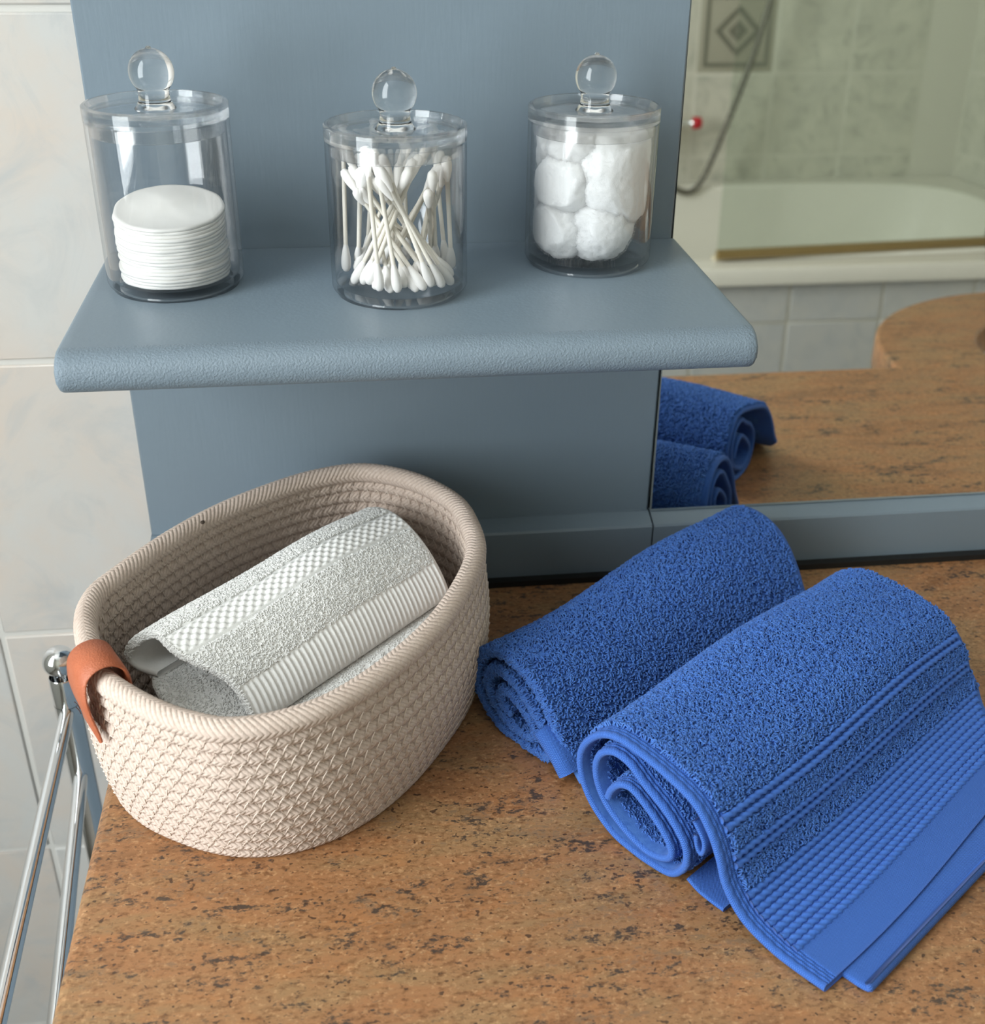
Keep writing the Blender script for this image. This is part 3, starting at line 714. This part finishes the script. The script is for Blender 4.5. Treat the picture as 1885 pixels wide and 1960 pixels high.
# ------------------------------------------------------------------ swivelling chrome towel rail
def towel_rail():
    x, y = -0.1992, -0.05
    T = thing('towel_rail', 'chrome swivel towel rail with ball top and two arms', 'towel rail', (x, 0.0195, -0.17))
    v, f = tube([(x, y, -0.31), (x, y, -0.052)], 0.0088, 28, up=(1, 0, 0)); mesh('post', v, f, 'chrome', T, True, auto=40)
    v, f = lathe([(0.0088, 0.0), (0.0088, 0.020), (0.0082, 0.0215)], 28, (x, y, -0.0515)); mesh('post_collar', v, f, 'chrome', T, True, auto=40)
    pr = [(0.0050, -0.0100)]+[(0.0106*math.cos(a), 0.0106*math.sin(a)) for a in np.linspace(-1.0, PI/2-0.001, 16)]+[(0, 0.0106)]
    v, f = lathe(pr, 28, (x, y, -0.0185)); mesh('ball_finial', v, f, 'chrome', T)
    for z, ex, ey in ((-0.0560, -0.1862, -0.330), (-0.1105, -0.1690, -0.330)):
        d = np.array([ex-x, ey-y]); d /= np.linalg.norm(d); p0 = np.array([x, y]); p1 = p0+d*0.40
        arm_v, arm_f = tube([(*p0, z), (*p1, z)], 0.0047, 20); a = mesh('arm', arm_v, arm_f, 'chrome', T, True, auto=40)
        v, f = tube([(*(p1-d*0.0005), z), (*(p1+d*0.006), z), (*(p1+d*0.010), z)], [0.0062, 0.0062, 0.003], 20); mesh('end_cap', v, f, 'chrome', a, True, auto=40)
    for z in (-0.078, -0.29):
        v, f = tube([(x, 0.0195, z), (x, y+0.007, z)], 0.0060, 18, up=(1, 0, 0)); mesh('bracket', v, f, 'chrome', T, True, auto=40)
        v, f = tube([(x, 0.0195, z), (x, 0.0145, z)], 0.015, 24, up=(1, 0, 0)); mesh('wall_plate', v, f, 'chrome', T, True, auto=40)
towel_rail()

# ------------------------------------------------------------------ towels
def smooth_noise(p, sc, seed):
    return np.array([noise.noise(Vector(q)*sc+Vector((seed, seed*1.7, 0))) for q in p])
class Sheet:
    """a cloth strip: profile (s,z) swept along the roll axis; outer side = left of travel"""
    def __init__(s, prof, n, P0, th, v0, v1, t, flip=1, wob=0.0, vfun=None, dfun=None):
        s.c = spline(prof, n); s.P0 = np.array(P0); s.t = t; s.v0 = v0; s.v1 = v1; s.vfun = vfun; s.dfun = dfun
        s.a = np.array([math.cos(th), math.sin(th), 0]); s.p = np.array([math.sin(th), -math.cos(th), 0])
        tg = np.gradient(s.c, axis=0); tg /= np.linalg.norm(tg, axis=1)[:, None]
        s.nr = np.stack([-tg[:, 1], tg[:, 0]], 1)*flip
        s.u = np.r_[0, np.cumsum(np.linalg.norm(np.diff(s.c, axis=0), axis=1))]; s.wob = wob
    def at(s, u, v, off):
        u = np.asarray(u, float); v = np.asarray(v, float)
        c = np.stack([np.interp(u, s.u, s.c[:, k]) for k in (0, 1)], -1); nr = np.stack([np.interp(u, s.u, s.nr[:, k]) for k in (0, 1)], -1)
        nr /= np.linalg.norm(nr, axis=-1)[..., None]
        if s.dfun is not None: c = s.dfun(c, u, v)
        q = c+nr*np.asarray(off)[..., None]
        vv = s.vfun(c, u, v) if s.vfun else v
        P = s.P0+q[..., :1]*s.p+q[..., 1:]*np.array([0, 0, 1.])+vv[..., None]*s.a
        N_ = nr[..., :1]*s.p+nr[..., 1:]*np.array([0, 0, 1.])
        return P, N_
    def build(s, name, T, mats, nv=60, disp=None, weave=None, edge=5, fine=None):
        h = s.t/2; vs_ = np.linspace(s.v0+h, s.v1-h, nv) if not fine else np.r_[np.linspace(s.v0+h, s.v0+fine, 36), np.linspace(s.v0+fine+0.001, s.v1-h, nv)]; rows = []
        for v in vs_: rows.append((v, 1, 0))
        for a in np.linspace(PI/2, -PI/2, edge+2)[1:-1]: rows.append((s.v1-h+h*math.cos(a), math.sin(a), 1))
        inn = np.linspace(s.v1-h, s.v0+h, max(12, nv//4))
        for v in inn: rows.append((v, -1, 2))
        for a in np.linspace(-PI/2, PI/2, edge+2)[1:-1]: rows.append((s.v0+h-h*math.cos(a), math.sin(a), 1))
        n = len(s.u); K = len(rows); Vv = np.array([r[0] for r in rows]); O = np.array([r[1] for r in rows])*h
        uu = np.repeat(s.u[:, None], K, 1); vv = np.repeat(Vv[None], n, 0); oo = np.repeat(O[None], n, 0)
        if disp is not None:
            top = np.array([r[2] == 0 for r in rows]); oo = oo+np.where(top[None], disp(uu, vv), 0)
        # taper to rounded ends
        P, _ = s.at(uu, vv, oo)
        V = P.reshape(-1, 3); f = [tuple(q) for q in grid_faces(n, K, False, True)]
        f.append(tuple(range(K-1, -1, -1))); f.append(tuple(range((n-1)*K, n*K)))
        mid = None
        if weave is not None:
            mm = weave(uu, vv).reshape(-1); mid = [1 if mm[q[0]] else 0 for q in f]
        uv = np.stack([uu.reshape(-1), vv.reshape(-1)], 1)
        V[:, 2] = np.maximum(V[:, 2], s.floor if hasattr(s, 'floor') else -9)
        return mesh(name, V, f, mats, T, True, midx=mid, uv=uv)
def loops(P, N_, L, r, h, name, mat, T, bias=None, jit=0.5):
    """terry loops: small arcs of 3-sided tube"""
    k = len(P); T1 = rng.normal(size=(k, 3))
    if bias is not None: T1 = T1+bias
    T1 -= (T1*N_).sum(1)[:, None]*N_; T1 /= np.linalg.norm(T1, axis=1)[:, None]
    Ns = N_+rng.normal(size=(k, 3))*0.28; Ns /= np.linalg.norm(Ns, axis=1)[:, None]
    B = np.cross(Ns, T1); B /= np.linalg.norm(B, axis=1)[:, None]
    Ls = L*(1+jit*(rng.random(k)-0.5)); hs = h*(1+jit*(rng.random(k)-0.5)); V = []
    ks = np.linspace(0, 1, 4)
    for q in ks:
        c = P+T1*((q-0.5)*Ls)[:, None]+Ns*(hs*(math.sin(PI*q)-0.12))[:, None]
        tg = T1*Ls[:, None]+Ns*(hs*PI*math.cos(PI*q))[:, None]; tg /= np.linalg.norm(tg, axis=1)[:, None]
        M_ = np.cross(tg, B)
        for a in (PI/2, PI/2+2*PI/3, PI/2+4*PI/3):
            V.append(c+(B*math.cos(a)+M_*math.sin(a))*r)
    V = np.stack(V, 1); fi = []
    for a in range(3):
        for b in range(3): fi.append([3*a+b, 3*a+(b+1) % 3, 3*a+3+(b+1) % 3, 3*a+3+b])
    Fa = (np.arange(k)[:, None, None]*12+np.array(fi)[None]).reshape(-1, 4)
    return mesh(name, V.reshape(-1, 3), Fa, mat, T, True, kind='stuff')
def cord(sheet, u, v0, v1, r, off, pitch, T, mat, name='woven_cord'):
    n = int((v1-v0)/pitch*7); vv = np.linspace(v0, v1, n); P, N_ = sheet.at(np.full(n, u), vv, np.full(n, off))
    t = frames(P, False); b = np.cross(t, N_); sides = 8; ang = np.arange(sides)*2*PI/sides
    ph = vv/pitch*2*PI
    rad = r*(1+0.26*np.cos(2*ang[None]-ph[:, None]))
    V = P[:, None]+rad[..., None]*(np.cos(ang)[None, :, None]*N_[:, None]+np.sin(ang)[None, :, None]*b[:, None])
    f = [tuple(q) for q in grid_faces(n, sides, False, True)]+[tuple(range(sides-1, -1, -1)), tuple(range((n-1)*sides, n*sides))]
    return mesh(name, V.reshape(-1, 3), f, mat, T, True)

# front blue towel: flap lies on the worktop, then up over the roll and into the spiral
FP = [(0.0900, 0.0034), (0.0850, 0.0032), (0.0730, 0.0030), (0.0612, 0.0040), (0.0453, 0.0091), (0.0335, 0.0205), (0.0275, 0.034), (0.0205, 0.0459), (0.010, 0.0560), (-0.0075, 0.0620), (-0.0248, 0.0654), (-0.0369, 0.0660),
      (-0.048, 0.0619), (-0.0575, 0.0513), (-0.0607, 0.0391), (-0.0572, 0.0253), (-0.0488, 0.0139), (-0.0351, 0.0053), (-0.0208, 0.0030), (-0.0091, 0.0032), (0.0025, 0.0055), (0.0093, 0.014), (0.0106, 0.0223),
      (0.0073, 0.0312), (-0.0034, 0.0407), (-0.0178, 0.0478), (-0.0288, 0.0540), (-0.039, 0.0542), (-0.0469, 0.0481), (-0.0498, 0.039), (-0.0476, 0.0286),
      (-0.040, 0.0190), (-0.026, 0.0115), (-0.012, 0.0085), (-0.0010, 0.0125), (0.0015, 0.0190), (-0.004, 0.0275), (-0.016, 0.0365), (-0.026, 0.0415), (-0.0335, 0.0395), (-0.0385, 0.0330), (-0.0405, 0.0262)]
TH = math.radians(36); FP0 = (0.1399, -0.2932, 0.0)
def front_towel():
    T = thing('rolled_towel', 'rolled blue terry towel with corded border flap lying open on the worktop', 'towel', (0.22, -0.21, 0.0), 'blue towels on the worktop')
    LEN = 0.243
    def vfun(c, u, v):
        e = np.interp(u, [0.0, 0.03, 0.055, 0.12, 0.16, 0.5], [0.200, 0.228, 0.243, 0.236, 0.230, 0.230]); return v*e/LEN
    def dfun(c, u, v):
        c = c.copy(); k = np.clip(v/LEN, 0, 1)
        wave = 0.0022*np.sin(v*34+u*20)*np.clip((u-0.03)/0.05, 0, 1)
        c[..., 1] = c[..., 1]*(1+0.03*np.sin(k*PI))+wave*np.clip(c[..., 1]/0.05, 0, 1)
        c[..., 0] = c[..., 0]+0.0030*np.sin(v*17+0.5)*np.clip(1-u/0.12, 0, 1)
        return c
    S = Sheet(FP, 330, FP0, TH, 0.0, LEN, 0.0040, flip=-1, dfun=dfun, vfun=vfun); S.floor = 0.0006
    # make sure the outer side is the one facing up at the top of the roll
    i = int(np.argmax(S.c[:, 1]))
    if S.nr[i, 1] < 0: S.nr = -S.nr
    hem = 0.0135; sel = 0.0105
    def weave(u, v): return (u < 0.055) | (v < sel) | (v > LEN-0.006) | ((u > 0.0675) & (u < 0.0755)) | ((u > 0.085) & (u < 0.094))
    def disp(u, v):
        d = np.zeros_like(u)
        for q in (0.0040, 0.0062, 0.0084, 0.0103): d = d-0.0007*np.exp(-((v-q)/0.00055)**2)
        d = d+0.00018*np.sin(u*2*PI/0.0021+v*900)*(v < sel)
        return d
    S.build('towel_cloth', T, ['blue_terry', 'blue_weave'], nv=90, disp=disp, weave=weave, fine=0.0125)
    # corded border
    nb = 9; us = [u_+0.005 for u_ in list(np.linspace(0.0160, 0.0480, nb))+[0.0645, 0.0688]+[0.0822, 0.0866]]
    for u in us:
        cord(S, u, sel-0.002, LEN-0.006, 0.0019 if u < 0.055 else 0.0018, 0.0017 if u < 0.055 else 0.0026, 0.0050, T, 'blue_cord')
    # under-layer of the folded towel showing past the hem
    S2 = Sheet([(0.1035, 0.0068), (0.1050, 0.0040), (0.1010, 0.0026), (0.090, 0.0022), (0.078, 0.0020), (0.066, 0.0018)], 40, FP0, TH, 0.014, 0.200, 0.0034, flip=-1); S2.floor = 0.0004
    S2.build('under_layer', T, ['blue_weave'], nv=50)
    # terry loops on the outside
    def scat(n, u0, u1, v0, v1, side=1, keep=None):
        u = rng.uniform(u0, u1, n); v = rng.uniform(v0, v1, n)
        if keep is not None:
            m = keep(u, v); u, v = u[m], v[m]
        P, N_ = S.at(u, v, np.full(len(u), side*0.0021)); return P, N_*side
    keep = lambda u, v: ~(((u > 0.0675) & (u < 0.0755)) | ((u > 0.085) & (u < 0.094)))
    P, N_ = scat(33000, 0.0555, 0.22, sel-0.001, LEN-0.003, 1, keep)
    loops(P, N_, 0.0025, 0.00052, 0.0022, 'terry_pile', 'blue_terry', T)
    parts = [scat(5500, 0.225, S.u[-1], 0.008, 0.04, 1), scat(6500, 0.17, S.u[-1], 0.008, 0.04, -1)]
    P = np.concatenate([q[0] for q in parts]); N_ = np.concatenate([q[1] for q in parts]); ok = P[:, 2] > 0.002
    loops(P[ok], N_[ok], 0.0017, 0.00036, 0.0010, 'terry_pile', 'blue_terry', T)
    # wash label peeping out of the roll
    S3 = Sheet([(0.0130, 0.0490), (0.0180, 0.0435), (0.0205, 0.0380), (0.0195, 0.0320), (0.0165, 0.0350), (0.0150, 0.0420)], 24, FP0, TH, -0.001, 0.014, 0.0022, flip=-1)
    S3.build('hanging_loop', T, ['blue_weave'], nv=10)
    S4 = Sheet([(0.0105, 0.0060), (0.0180, 0.0030), (0.0270, 0.0022), (0.0330, 0.0022)], 20, FP0, TH, 0.004, 0.06, 0.0024, flip=-1); S4.floor = 0.0004
    S4.build('inner_hem', T, ['blue_weave'], nv=14)
    return S
front_towel()

def back_towel():
    T = thing('rolled_towel', 'rolled blue terry towel between the beige basket and the flapped towel', 'towel', (0.17, -0.115, 0.0), 'blue towels on the worktop')
    LEN = 0.229; P0 = (0.0933, -0.1997, 0.0)
    prof = [(0.0300, 0.0030), (0.0245, 0.0085), (0.0165, 0.0175), (0.0090, 0.0290), (-0.0010, 0.0410), (-0.0120, 0.0490), (-0.0250, 0.0530), (-0.0390, 0.0525), (-0.0490, 0.0455), (-0.0535, 0.0345), (-0.0520, 0.0230), (-0.0450, 0.0130),
            (-0.0330, 0.0055), (-0.0190, 0.0030), (-0.0050, 0.0032), (0.0055, 0.0062), (0.0080, 0.0130), (0.0035, 0.0215), (-0.0070, 0.0310), (-0.0180, 0.0395), (-0.0300, 0.0430), (-0.0400, 0.0400), (-0.0445, 0.0310), (-0.0410, 0.0210),
            (-0.0310, 0.0135), (-0.0170, 0.0100), (-0.0060, 0.0125), (-0.0060, 0.0190), (-0.0150, 0.0265), (-0.0260, 0.0320), (-0.0330, 0.0290), (-0.0330, 0.0230), (-0.0240, 0.0185)]
    def dfun(c, u, v):
        c = c.copy(); k = np.clip(v/LEN, 0, 1)
        c[..., 1] = c[..., 1]*(1+0.19*k**1.3)+0.0018*np.sin(v*38+u*25)*np.clip(c[..., 1]/0.05, 0, 1)
        c[..., 0] = -0.0222+(c[..., 0]+0.0222)*(1-0.04*k)+0.0015*np.sin(v*30)
        return c
    S = Sheet(prof, 260, P0, TH, 0.0, LEN, 0.0044, flip=-1, dfun=dfun); S.floor = 0.0006
    i = int(np.argmax(S.c[:, 1]))
    if S.nr[i, 1] < 0: S.nr = -S.nr
    S.build('towel_cloth', T, ['blue_terry', 'blue_weave'], nv=80, weave=lambda u, v: (v > LEN-0.006))
    def scat(n, u0, u1, v0, v1, side=1):
        u = rng.uniform(u0, u1, n); v = rng.uniform(v0, v1, n); P, N_ = S.at(u, v, np.full(n, side*0.0023)); return P, N_*side
    P, N_ = scat(20000, 0.010, 0.165, 0.0, LEN-0.005)
    loops(P, N_, 0.0025, 0.00052, 0.0022, 'terry_pile', 'blue_terry', T)
    parts = [scat(3500, 0.17, S.u[-1], 0.0, 0.04), scat(4500, 0.03, S.u[-1], 0.0, 0.04, -1)]
    # shaggy near edge
    u = rng.uniform(0.012, S.u[-1], 3500); Pe, Ne = S.at(u, np.full(3500, 0.0005), rng.uniform(-0.002, 0.002, 3500))
    parts.append((Pe, np.repeat((-S.a)[None], 3500, 0)))
    P = np.concatenate([q[0] for q in parts]); N_ = np.concatenate([q[1] for q in parts]); ok = P[:, 2] > 0.002
    loops(P[ok], N_[ok], 0.0026, 0.00052, 0.0024, 'terry_pile', 'blue_terry', T)
    S2 = Sheet([(0.0020, 0.0250), (0.0090, 0.0205), (0.0165, 0.0145), (0.0215, 0.0090), (0.0232, 0.0072)], 24, P0, TH, -0.008, 0.08, 0.0115, flip=-1); S2.floor = 0.0006
    S2.build('hem_fold', T, ['blue_weave'], nv=20)
back_towel()

# ------------------------------------------------------------------ rope basket
ZR = 0.1035
RIM = [(-0.1476, -0.1829), (-0.1385, -0.215), (-0.1275, -0.2369), (-0.1055, -0.2588), (-0.0855, -0.2722), (-0.0644, -0.28), (-0.0393, -0.2773), (-0.0137, -0.2652), (0.0139, -0.2402), (0.0393, -0.2077),
       (0.0581, -0.1704), (0.0695, -0.1333), (0.0688, -0.1001), (0.061, -0.07), (0.0376, -0.0397), (0.0053, -0.0232), (-0.0276, -0.0292), (-0.0593, -0.0472), (-0.0889, -0.0709), (-0.1154, -0.102), (-0.1384, -0.1388), (-0.1473, -0.1587)]
def build_basket():
    bc = np.array([-0.0370, -0.1400]); rc = np.array([-0.0366, -0.1518])
    # polar radius tables
    rim = spline(RIM, 720, True); d = rim-rc; ra = np.arctan2(d[:, 1], d[:, 0]); rr = np.hypot(d[:, 0], d[:, 1]); o = np.argsort(ra); ra, rr = ra[o], rr[o]
    rimf = lambda a: np.interp((a+PI) % (2*PI)-PI, np.r_[ra-2*PI, ra, ra+2*PI], np.r_[rr, rr, rr])
    th, A, B, nx = 1.008, 0.1215, 0.0905, 2.4
    basef = lambda a: 1/(np.abs(np.cos(a-th)/A)**nx+np.abs(np.sin(a-th)/B)**nx)**(1/nx)
    def ring(f, n, inset):
        a = np.linspace(-PI, PI, n, endpoint=False)
        g = f**0.9
        r = (basef(a)-inset)*(1-g)+(rimf(a)-inset)*g; c = bc*(1-f)+rc*f
        r = r+0.004*math.sin(PI*min(1, f*1.15))
        q = np.stack([c[0]+r*np.cos(a), c[1]+r*np.sin(a)], 1)
        return spline(q[::max(1, n//180)], n, True)
    T = thing('rope_basket', 'oval beige coiled cotton rope basket holding white towels', 'basket', (-0.037, -0.145, 0.0))
    NC = 12; n = 1100; sides = 16
    def coil(f, z, r, name, braid=0.05, kidx=0):
        q = ring(f, n, r); p = np.c_[q, np.full(n, z)]; t = frames(p, True)
        out = np.cross(t, [0, 0, 1.]); out /= np.linalg.norm(out, axis=1)[:, None]
        cc = q.mean(0)
        if ((p[0, :2]-cc)@out[0, :2]) < 0: out = -out
        L = np.r_[0, np.cumsum(np.linalg.norm(np.diff(p, axis=0), axis=1))]; tot = L[-1]+np.linalg.norm(p[0]-p[-1])
        npat = round(tot/0.0034); s_ = L/tot*npat; nst = 92
        ang = np.arange(sides)*2*PI/sides
        an = (ang+PI) % (2*PI)-PI; an2 = np.minimum(np.abs(an), PI-np.abs(an))     # chevrons mirrored about the mid-line, outside and inside
        ph = s_[:, None]+an2[None]*1.25
        rad = r*(1-braid*(0.5+0.5*np.cos(2*PI*ph))**2)
        if name == 'rope_coil':                                    # the stitches pinch the rope
            q = (L/tot*nst+0.37*kidx) % 1.0; dim = np.exp(-((q-0.5)/0.085)**2)[:, None]*np.exp(-((an2-0.15)/0.34)**2)[None]
            rad = rad-r*0.19*dim
        V = p[:, None]+rad[..., None]*(np.cos(ang)[None, :, None]*out[:, None]+np.sin(ang)[None, :, None]*np.array([0, 0, 1.])*1.04)
        uv = np.stack([np.repeat((L/tot*round(tot/0.0030))[:, None], sides, 1), np.repeat((an2*1.5)[None], n, 0)], -1).reshape(-1, 2)
        return mesh(name, V.reshape(-1, 3), grid_faces(n, sides, True, True), 'rope', T, True, uv=uv), p, out
    pitch = (ZR-0.0058-0.0045)/(NC-1); rings = []
    for k in range(NC-1):
        z = 0.0046+pitch*k; rings.append(coil(k/(NC-1), z, 0.0047, 'rope_coil', kidx=k)[1:])
    _, rp, ro = coil(1.0, ZR-0.0056, 0.0060, 'rim_coil', 0.04)
    rings.append((rp, ro))
    # zigzag stitching over the seams, outside and inside
    lst = []
    for k in range(NC-1):
        (p, o_), (p2, o2) = rings[k], rings[k+1]; nn_ = len(p)
        for side in (1, -1):
            pts = []
            for i in range(92):
                lo = int(((i+0.5-0.37*k) % 92)/92*nn_) % nn_; hi = int(((i+0.82-0.37*k) % 92)/92*nn_) % nn_
                m_ = int(((i+0.66-0.37*k) % 92)/92*nn_) % nn_; b_ = int(((i+1.16-0.37*k) % 92)/92*nn_) % nn_
                pts.append(p[lo]+side*o_[lo]*0.0040+np.array([0, 0, 0.0004])); pts.append((p[m_]+p2[m_])/2+side*o_[m_]*0.0043)
                pts.append(p2[hi]+side*o2[hi]*(0.0048 if k < NC-2 else 0.0056)-np.array([0, 0, 0.0010])); pts.append((p[b_]+p2[b_])/2+side*o_[b_]*0.0026)
            lst.append(tube(pts, 0.00036, 4, True))
    V, Fc = join(lst); mesh('zigzag_stitching', V, Fc, 'beige_thread', T, True, kind='stuff')
    # bottom: flat spiral of the same rope, one ring per turn
    for k in range(1, 8):
        g = 1-k/8.2; q = (rings[0][0][::6]-np.array([*bc, 0]))*np.array([g, g, 1])+np.array([*bc, 0]); q[:, 2] = 0.0042
        v, f = tube(q, 0.0062, 8, True); v = np.array(v); v[:, 2] = np.clip(v[:, 2], 0.0004, 0.0082); mesh('base_coil', v, f, 'rope', T)
    # dark speck on the back rim
    # leather tab folded over the rim
    # closest rim index to the tab position
    tgt = np.array([-0.1265, -0.2250]); i = int(np.argmin(np.hypot(rp[:, 0]-tgt[0], rp[:, 1]-tgt[1])))
    c = rp[i]; out = ro[i]; tan = np.cross([0, 0, 1.], out); up = np.array([0, 0, 1.])
    prof = [(0.0078, -0.0300), (0.0085, -0.0240), (0.0105, -0.0130), (0.0112, -0.0030), (0.0095, 0.0065), (0.0040, 0.0112), (-0.0035, 0.0112), (-0.0092, 0.0060), (-0.0105, -0.0040), (-0.0090, -0.0130), (-0.0075, -0.0200)]
    pr = spline(prof, 60); tg = np.gradient(pr, axis=0); tg /= np.linalg.norm(tg, axis=1)[:, None]; nr = np.stack([-tg[:, 1], tg[:, 0]], 1)
    W = 0.0125; th_ = 0.0017; loop_ = []
    # strip cross-section rows
    ws = [(-W, 0), (-W+0.0006, 1), (0, 1), (W-0.0006, 1), (W, 0), (W-0.0006, -1), (0, -1), (-W+0.0006, -1)]
    V = []
    for j in range(len(pr)):
        for w0, e in ws:
            q = pr[j]+nr[j]*e*th_/2; k = 0.0
            V.append(c+out*q[0]+up*q[1]+tan*w0)
    f = [tuple(q) for q in grid_faces(len(pr), 8, False, True)]+[tuple(range(7, -1, -1)), tuple(range((len(pr)-1)*8, len(pr)*8))]
    tab = mesh('leather_tab', V, f, 'leather', T, True, auto=60)
    for dz, ln in ((-0.0235, 0.006), (-0.0265, 0.0055)):
        p0 = c+out*0.0098-tan*W*0.9+up*dz; v, f = tube([p0+tan*0.001, p0-tan*ln*0.4+up*0.0004, p0-tan*ln+out*0.0004], 0.00022, 4); mesh('stitch', v, f, 'stitch_dark', tab)
    q = c*0+rp[int(np.argmin(np.hypot(rp[:, 0]+0.0985, rp[:, 1]+0.0820)))]
    v, f = lathe([(0, -0.001), (0.0012, -0.0006), (0.0016, 0.0), (0.0010, 0.0008), (0, 0.001)], 8, tuple(q+np.array([0.003, -0.0035, 0.0035]))); mesh('thread_knot', v, f, 'plug_dark', T)
build_basket()

# ------------------------------------------------------------------ white towels in the basket
WT = math.radians(45.5)
def white_towels():
    P0 = (-0.1257, -0.1770, 0.0); LEN = 0.186
    T = thing('folded_towel', 'white folded towel with checked and ribbed bands, uppermost in the basket', 'towel', (-0.037, -0.145, 0.055))
    prof = [(0.016, 0.0640), (0.008, 0.0640), (0.0030, 0.0660), (0.0000, 0.0710), (0.0030, 0.0790), (0.0120, 0.0870), (0.0260, 0.0920), (0.0400, 0.0925), (0.0540, 0.0885), (0.0670, 0.0810), (0.0775, 0.0710), (0.0825, 0.0630), (0.0805, 0.0590), (0.0740, 0.0580)]
    def vfun(c, u, v):
        s_ = np.clip(c[..., 0]/0.082, 0, 1)
        a = 0.010*s_+0.004*np.sin(s_*9); b = 0.186-0.021*s_**0.8
        return a+(b-a)*(v/LEN)
    def dfun(c, u, v):
        c = c.copy(); c[..., 1] = c[..., 1]+0.0035*np.sin(v/LEN*PI)*np.clip((c[..., 1]-0.06)/0.03, 0, 1)+0.0014*np.sin(v*50+u*30)*np.clip((c[..., 1]-0.065)/0.03, 0, 1)
        return c
    S = Sheet(prof, 260, P0, WT, 0.0, LEN, 0.0042, flip=-1, vfun=vfun, dfun=dfun)
    i = int(np.argmax(S.c[:, 1]))
    if S.nr[i, 1] < 0: S.nr = -S.nr
    ub = float(S.u[int(np.argmin(np.abs(S.c[:, 0]-0.039)+10*(S.c[:, 1] < 0.08)))])
    ur = float(S.u[int(np.argmin(np.abs(S.c[:, 0]-0.0785)+10*(S.c[:, 1] < 0.065)))])
    def disp(u, v):
        d = np.zeros_like(u); q = np.abs(u-ub)
        m = q < 0.0072
        d = np.where(m, 0.0010*np.sin((u-ub)*2*PI/0.0058)*np.sin(v*2*PI/0.0068), d)
        d = d-0.0009*np.exp(-((q-0.0092)/0.0009)**2)
        r = np.clip(1-((np.abs(u-ur)/0.0105)**8), 0, 1)
        d = d+r*0.0006*np.sin(v*2*PI/0.0043)
        return d
    S.build('towel_cloth', T, ['white_terry'], nv=270, disp=disp)
    n = 20000; u = rng.uniform(0.012, S.u[-1]*0.93, n); v = rng.uniform(0.001, LEN-0.004, n)
    m = ~((np.abs(u-ub) < 0.0098) | (np.abs(u-ur) < 0.0108)); u, v = u[m], v[m]
    P, N_ = S.at(u, v, np.full(len(u), 0.0020)); loops(P, N_, 0.0015, 0.00034, 0.0009, 'terry_pile', 'white_terry', T)
    e = 1800; u = rng.uniform(0.02, S.u[-1]*0.9, e); P, N_ = S.at(u, np.full(e, 0.001), rng.uniform(-0.002, 0.002, e)); loops(P, np.repeat((-S.a)[None], e, 0), 0.0016, 0.00032, 0.0013, 'terry_pile', 'white_terry', T)
    T2 = thing('rolled_towel', 'plain white towel lying under the checked towel in the basket', 'towel', (-0.037, -0.145, 0.009))
    prof = [(0.060, 0.0180), (0.088, 0.0170), (0.100, 0.0250), (0.1040, 0.0360), (0.100, 0.0480), (0.090, 0.0545), (0.070, 0.0550), (0.045, 0.0600), (0.015, 0.0590), (-0.010, 0.0500), (-0.0200, 0.0400), (-0.0200, 0.0280), (-0.010, 0.0180), (0.010, 0.0150), (0.040, 0.0140)]
    def vf2(c, u, v):
        s_ = c[..., 0]; a = -0.006+10*np.abs(s_-0.045)**2; b = 0.176-4*np.abs(s_-0.04)**2
        return a+(b-a)*v/0.17
    S2 = Sheet(prof, 160, P0, WT, 0.0, 0.17, 0.0050, flip=-1, vfun=vf2)
    i = int(np.argmax(S2.c[:, 1]))
    if S2.nr[i, 1] < 0: S2.nr = -S2.nr
    S2.build('towel_cloth', T2, ['white_terry'], nv=60)
    n = 16000; u = rng.uniform(0.03, S2.u[-1]*0.62, n); v = rng.uniform(0.0, 0.17, n); m = (u < 0.115) | (v < 0.03); u, v = u[m], v[m]; n = len(u)
    P, N_ = S2.at(u, v, np.full(n, 0.0024)); loops(P, N_, 0.0015, 0.00034, 0.0009, 'terry_pile', 'white_terry', T2)
white_towels()
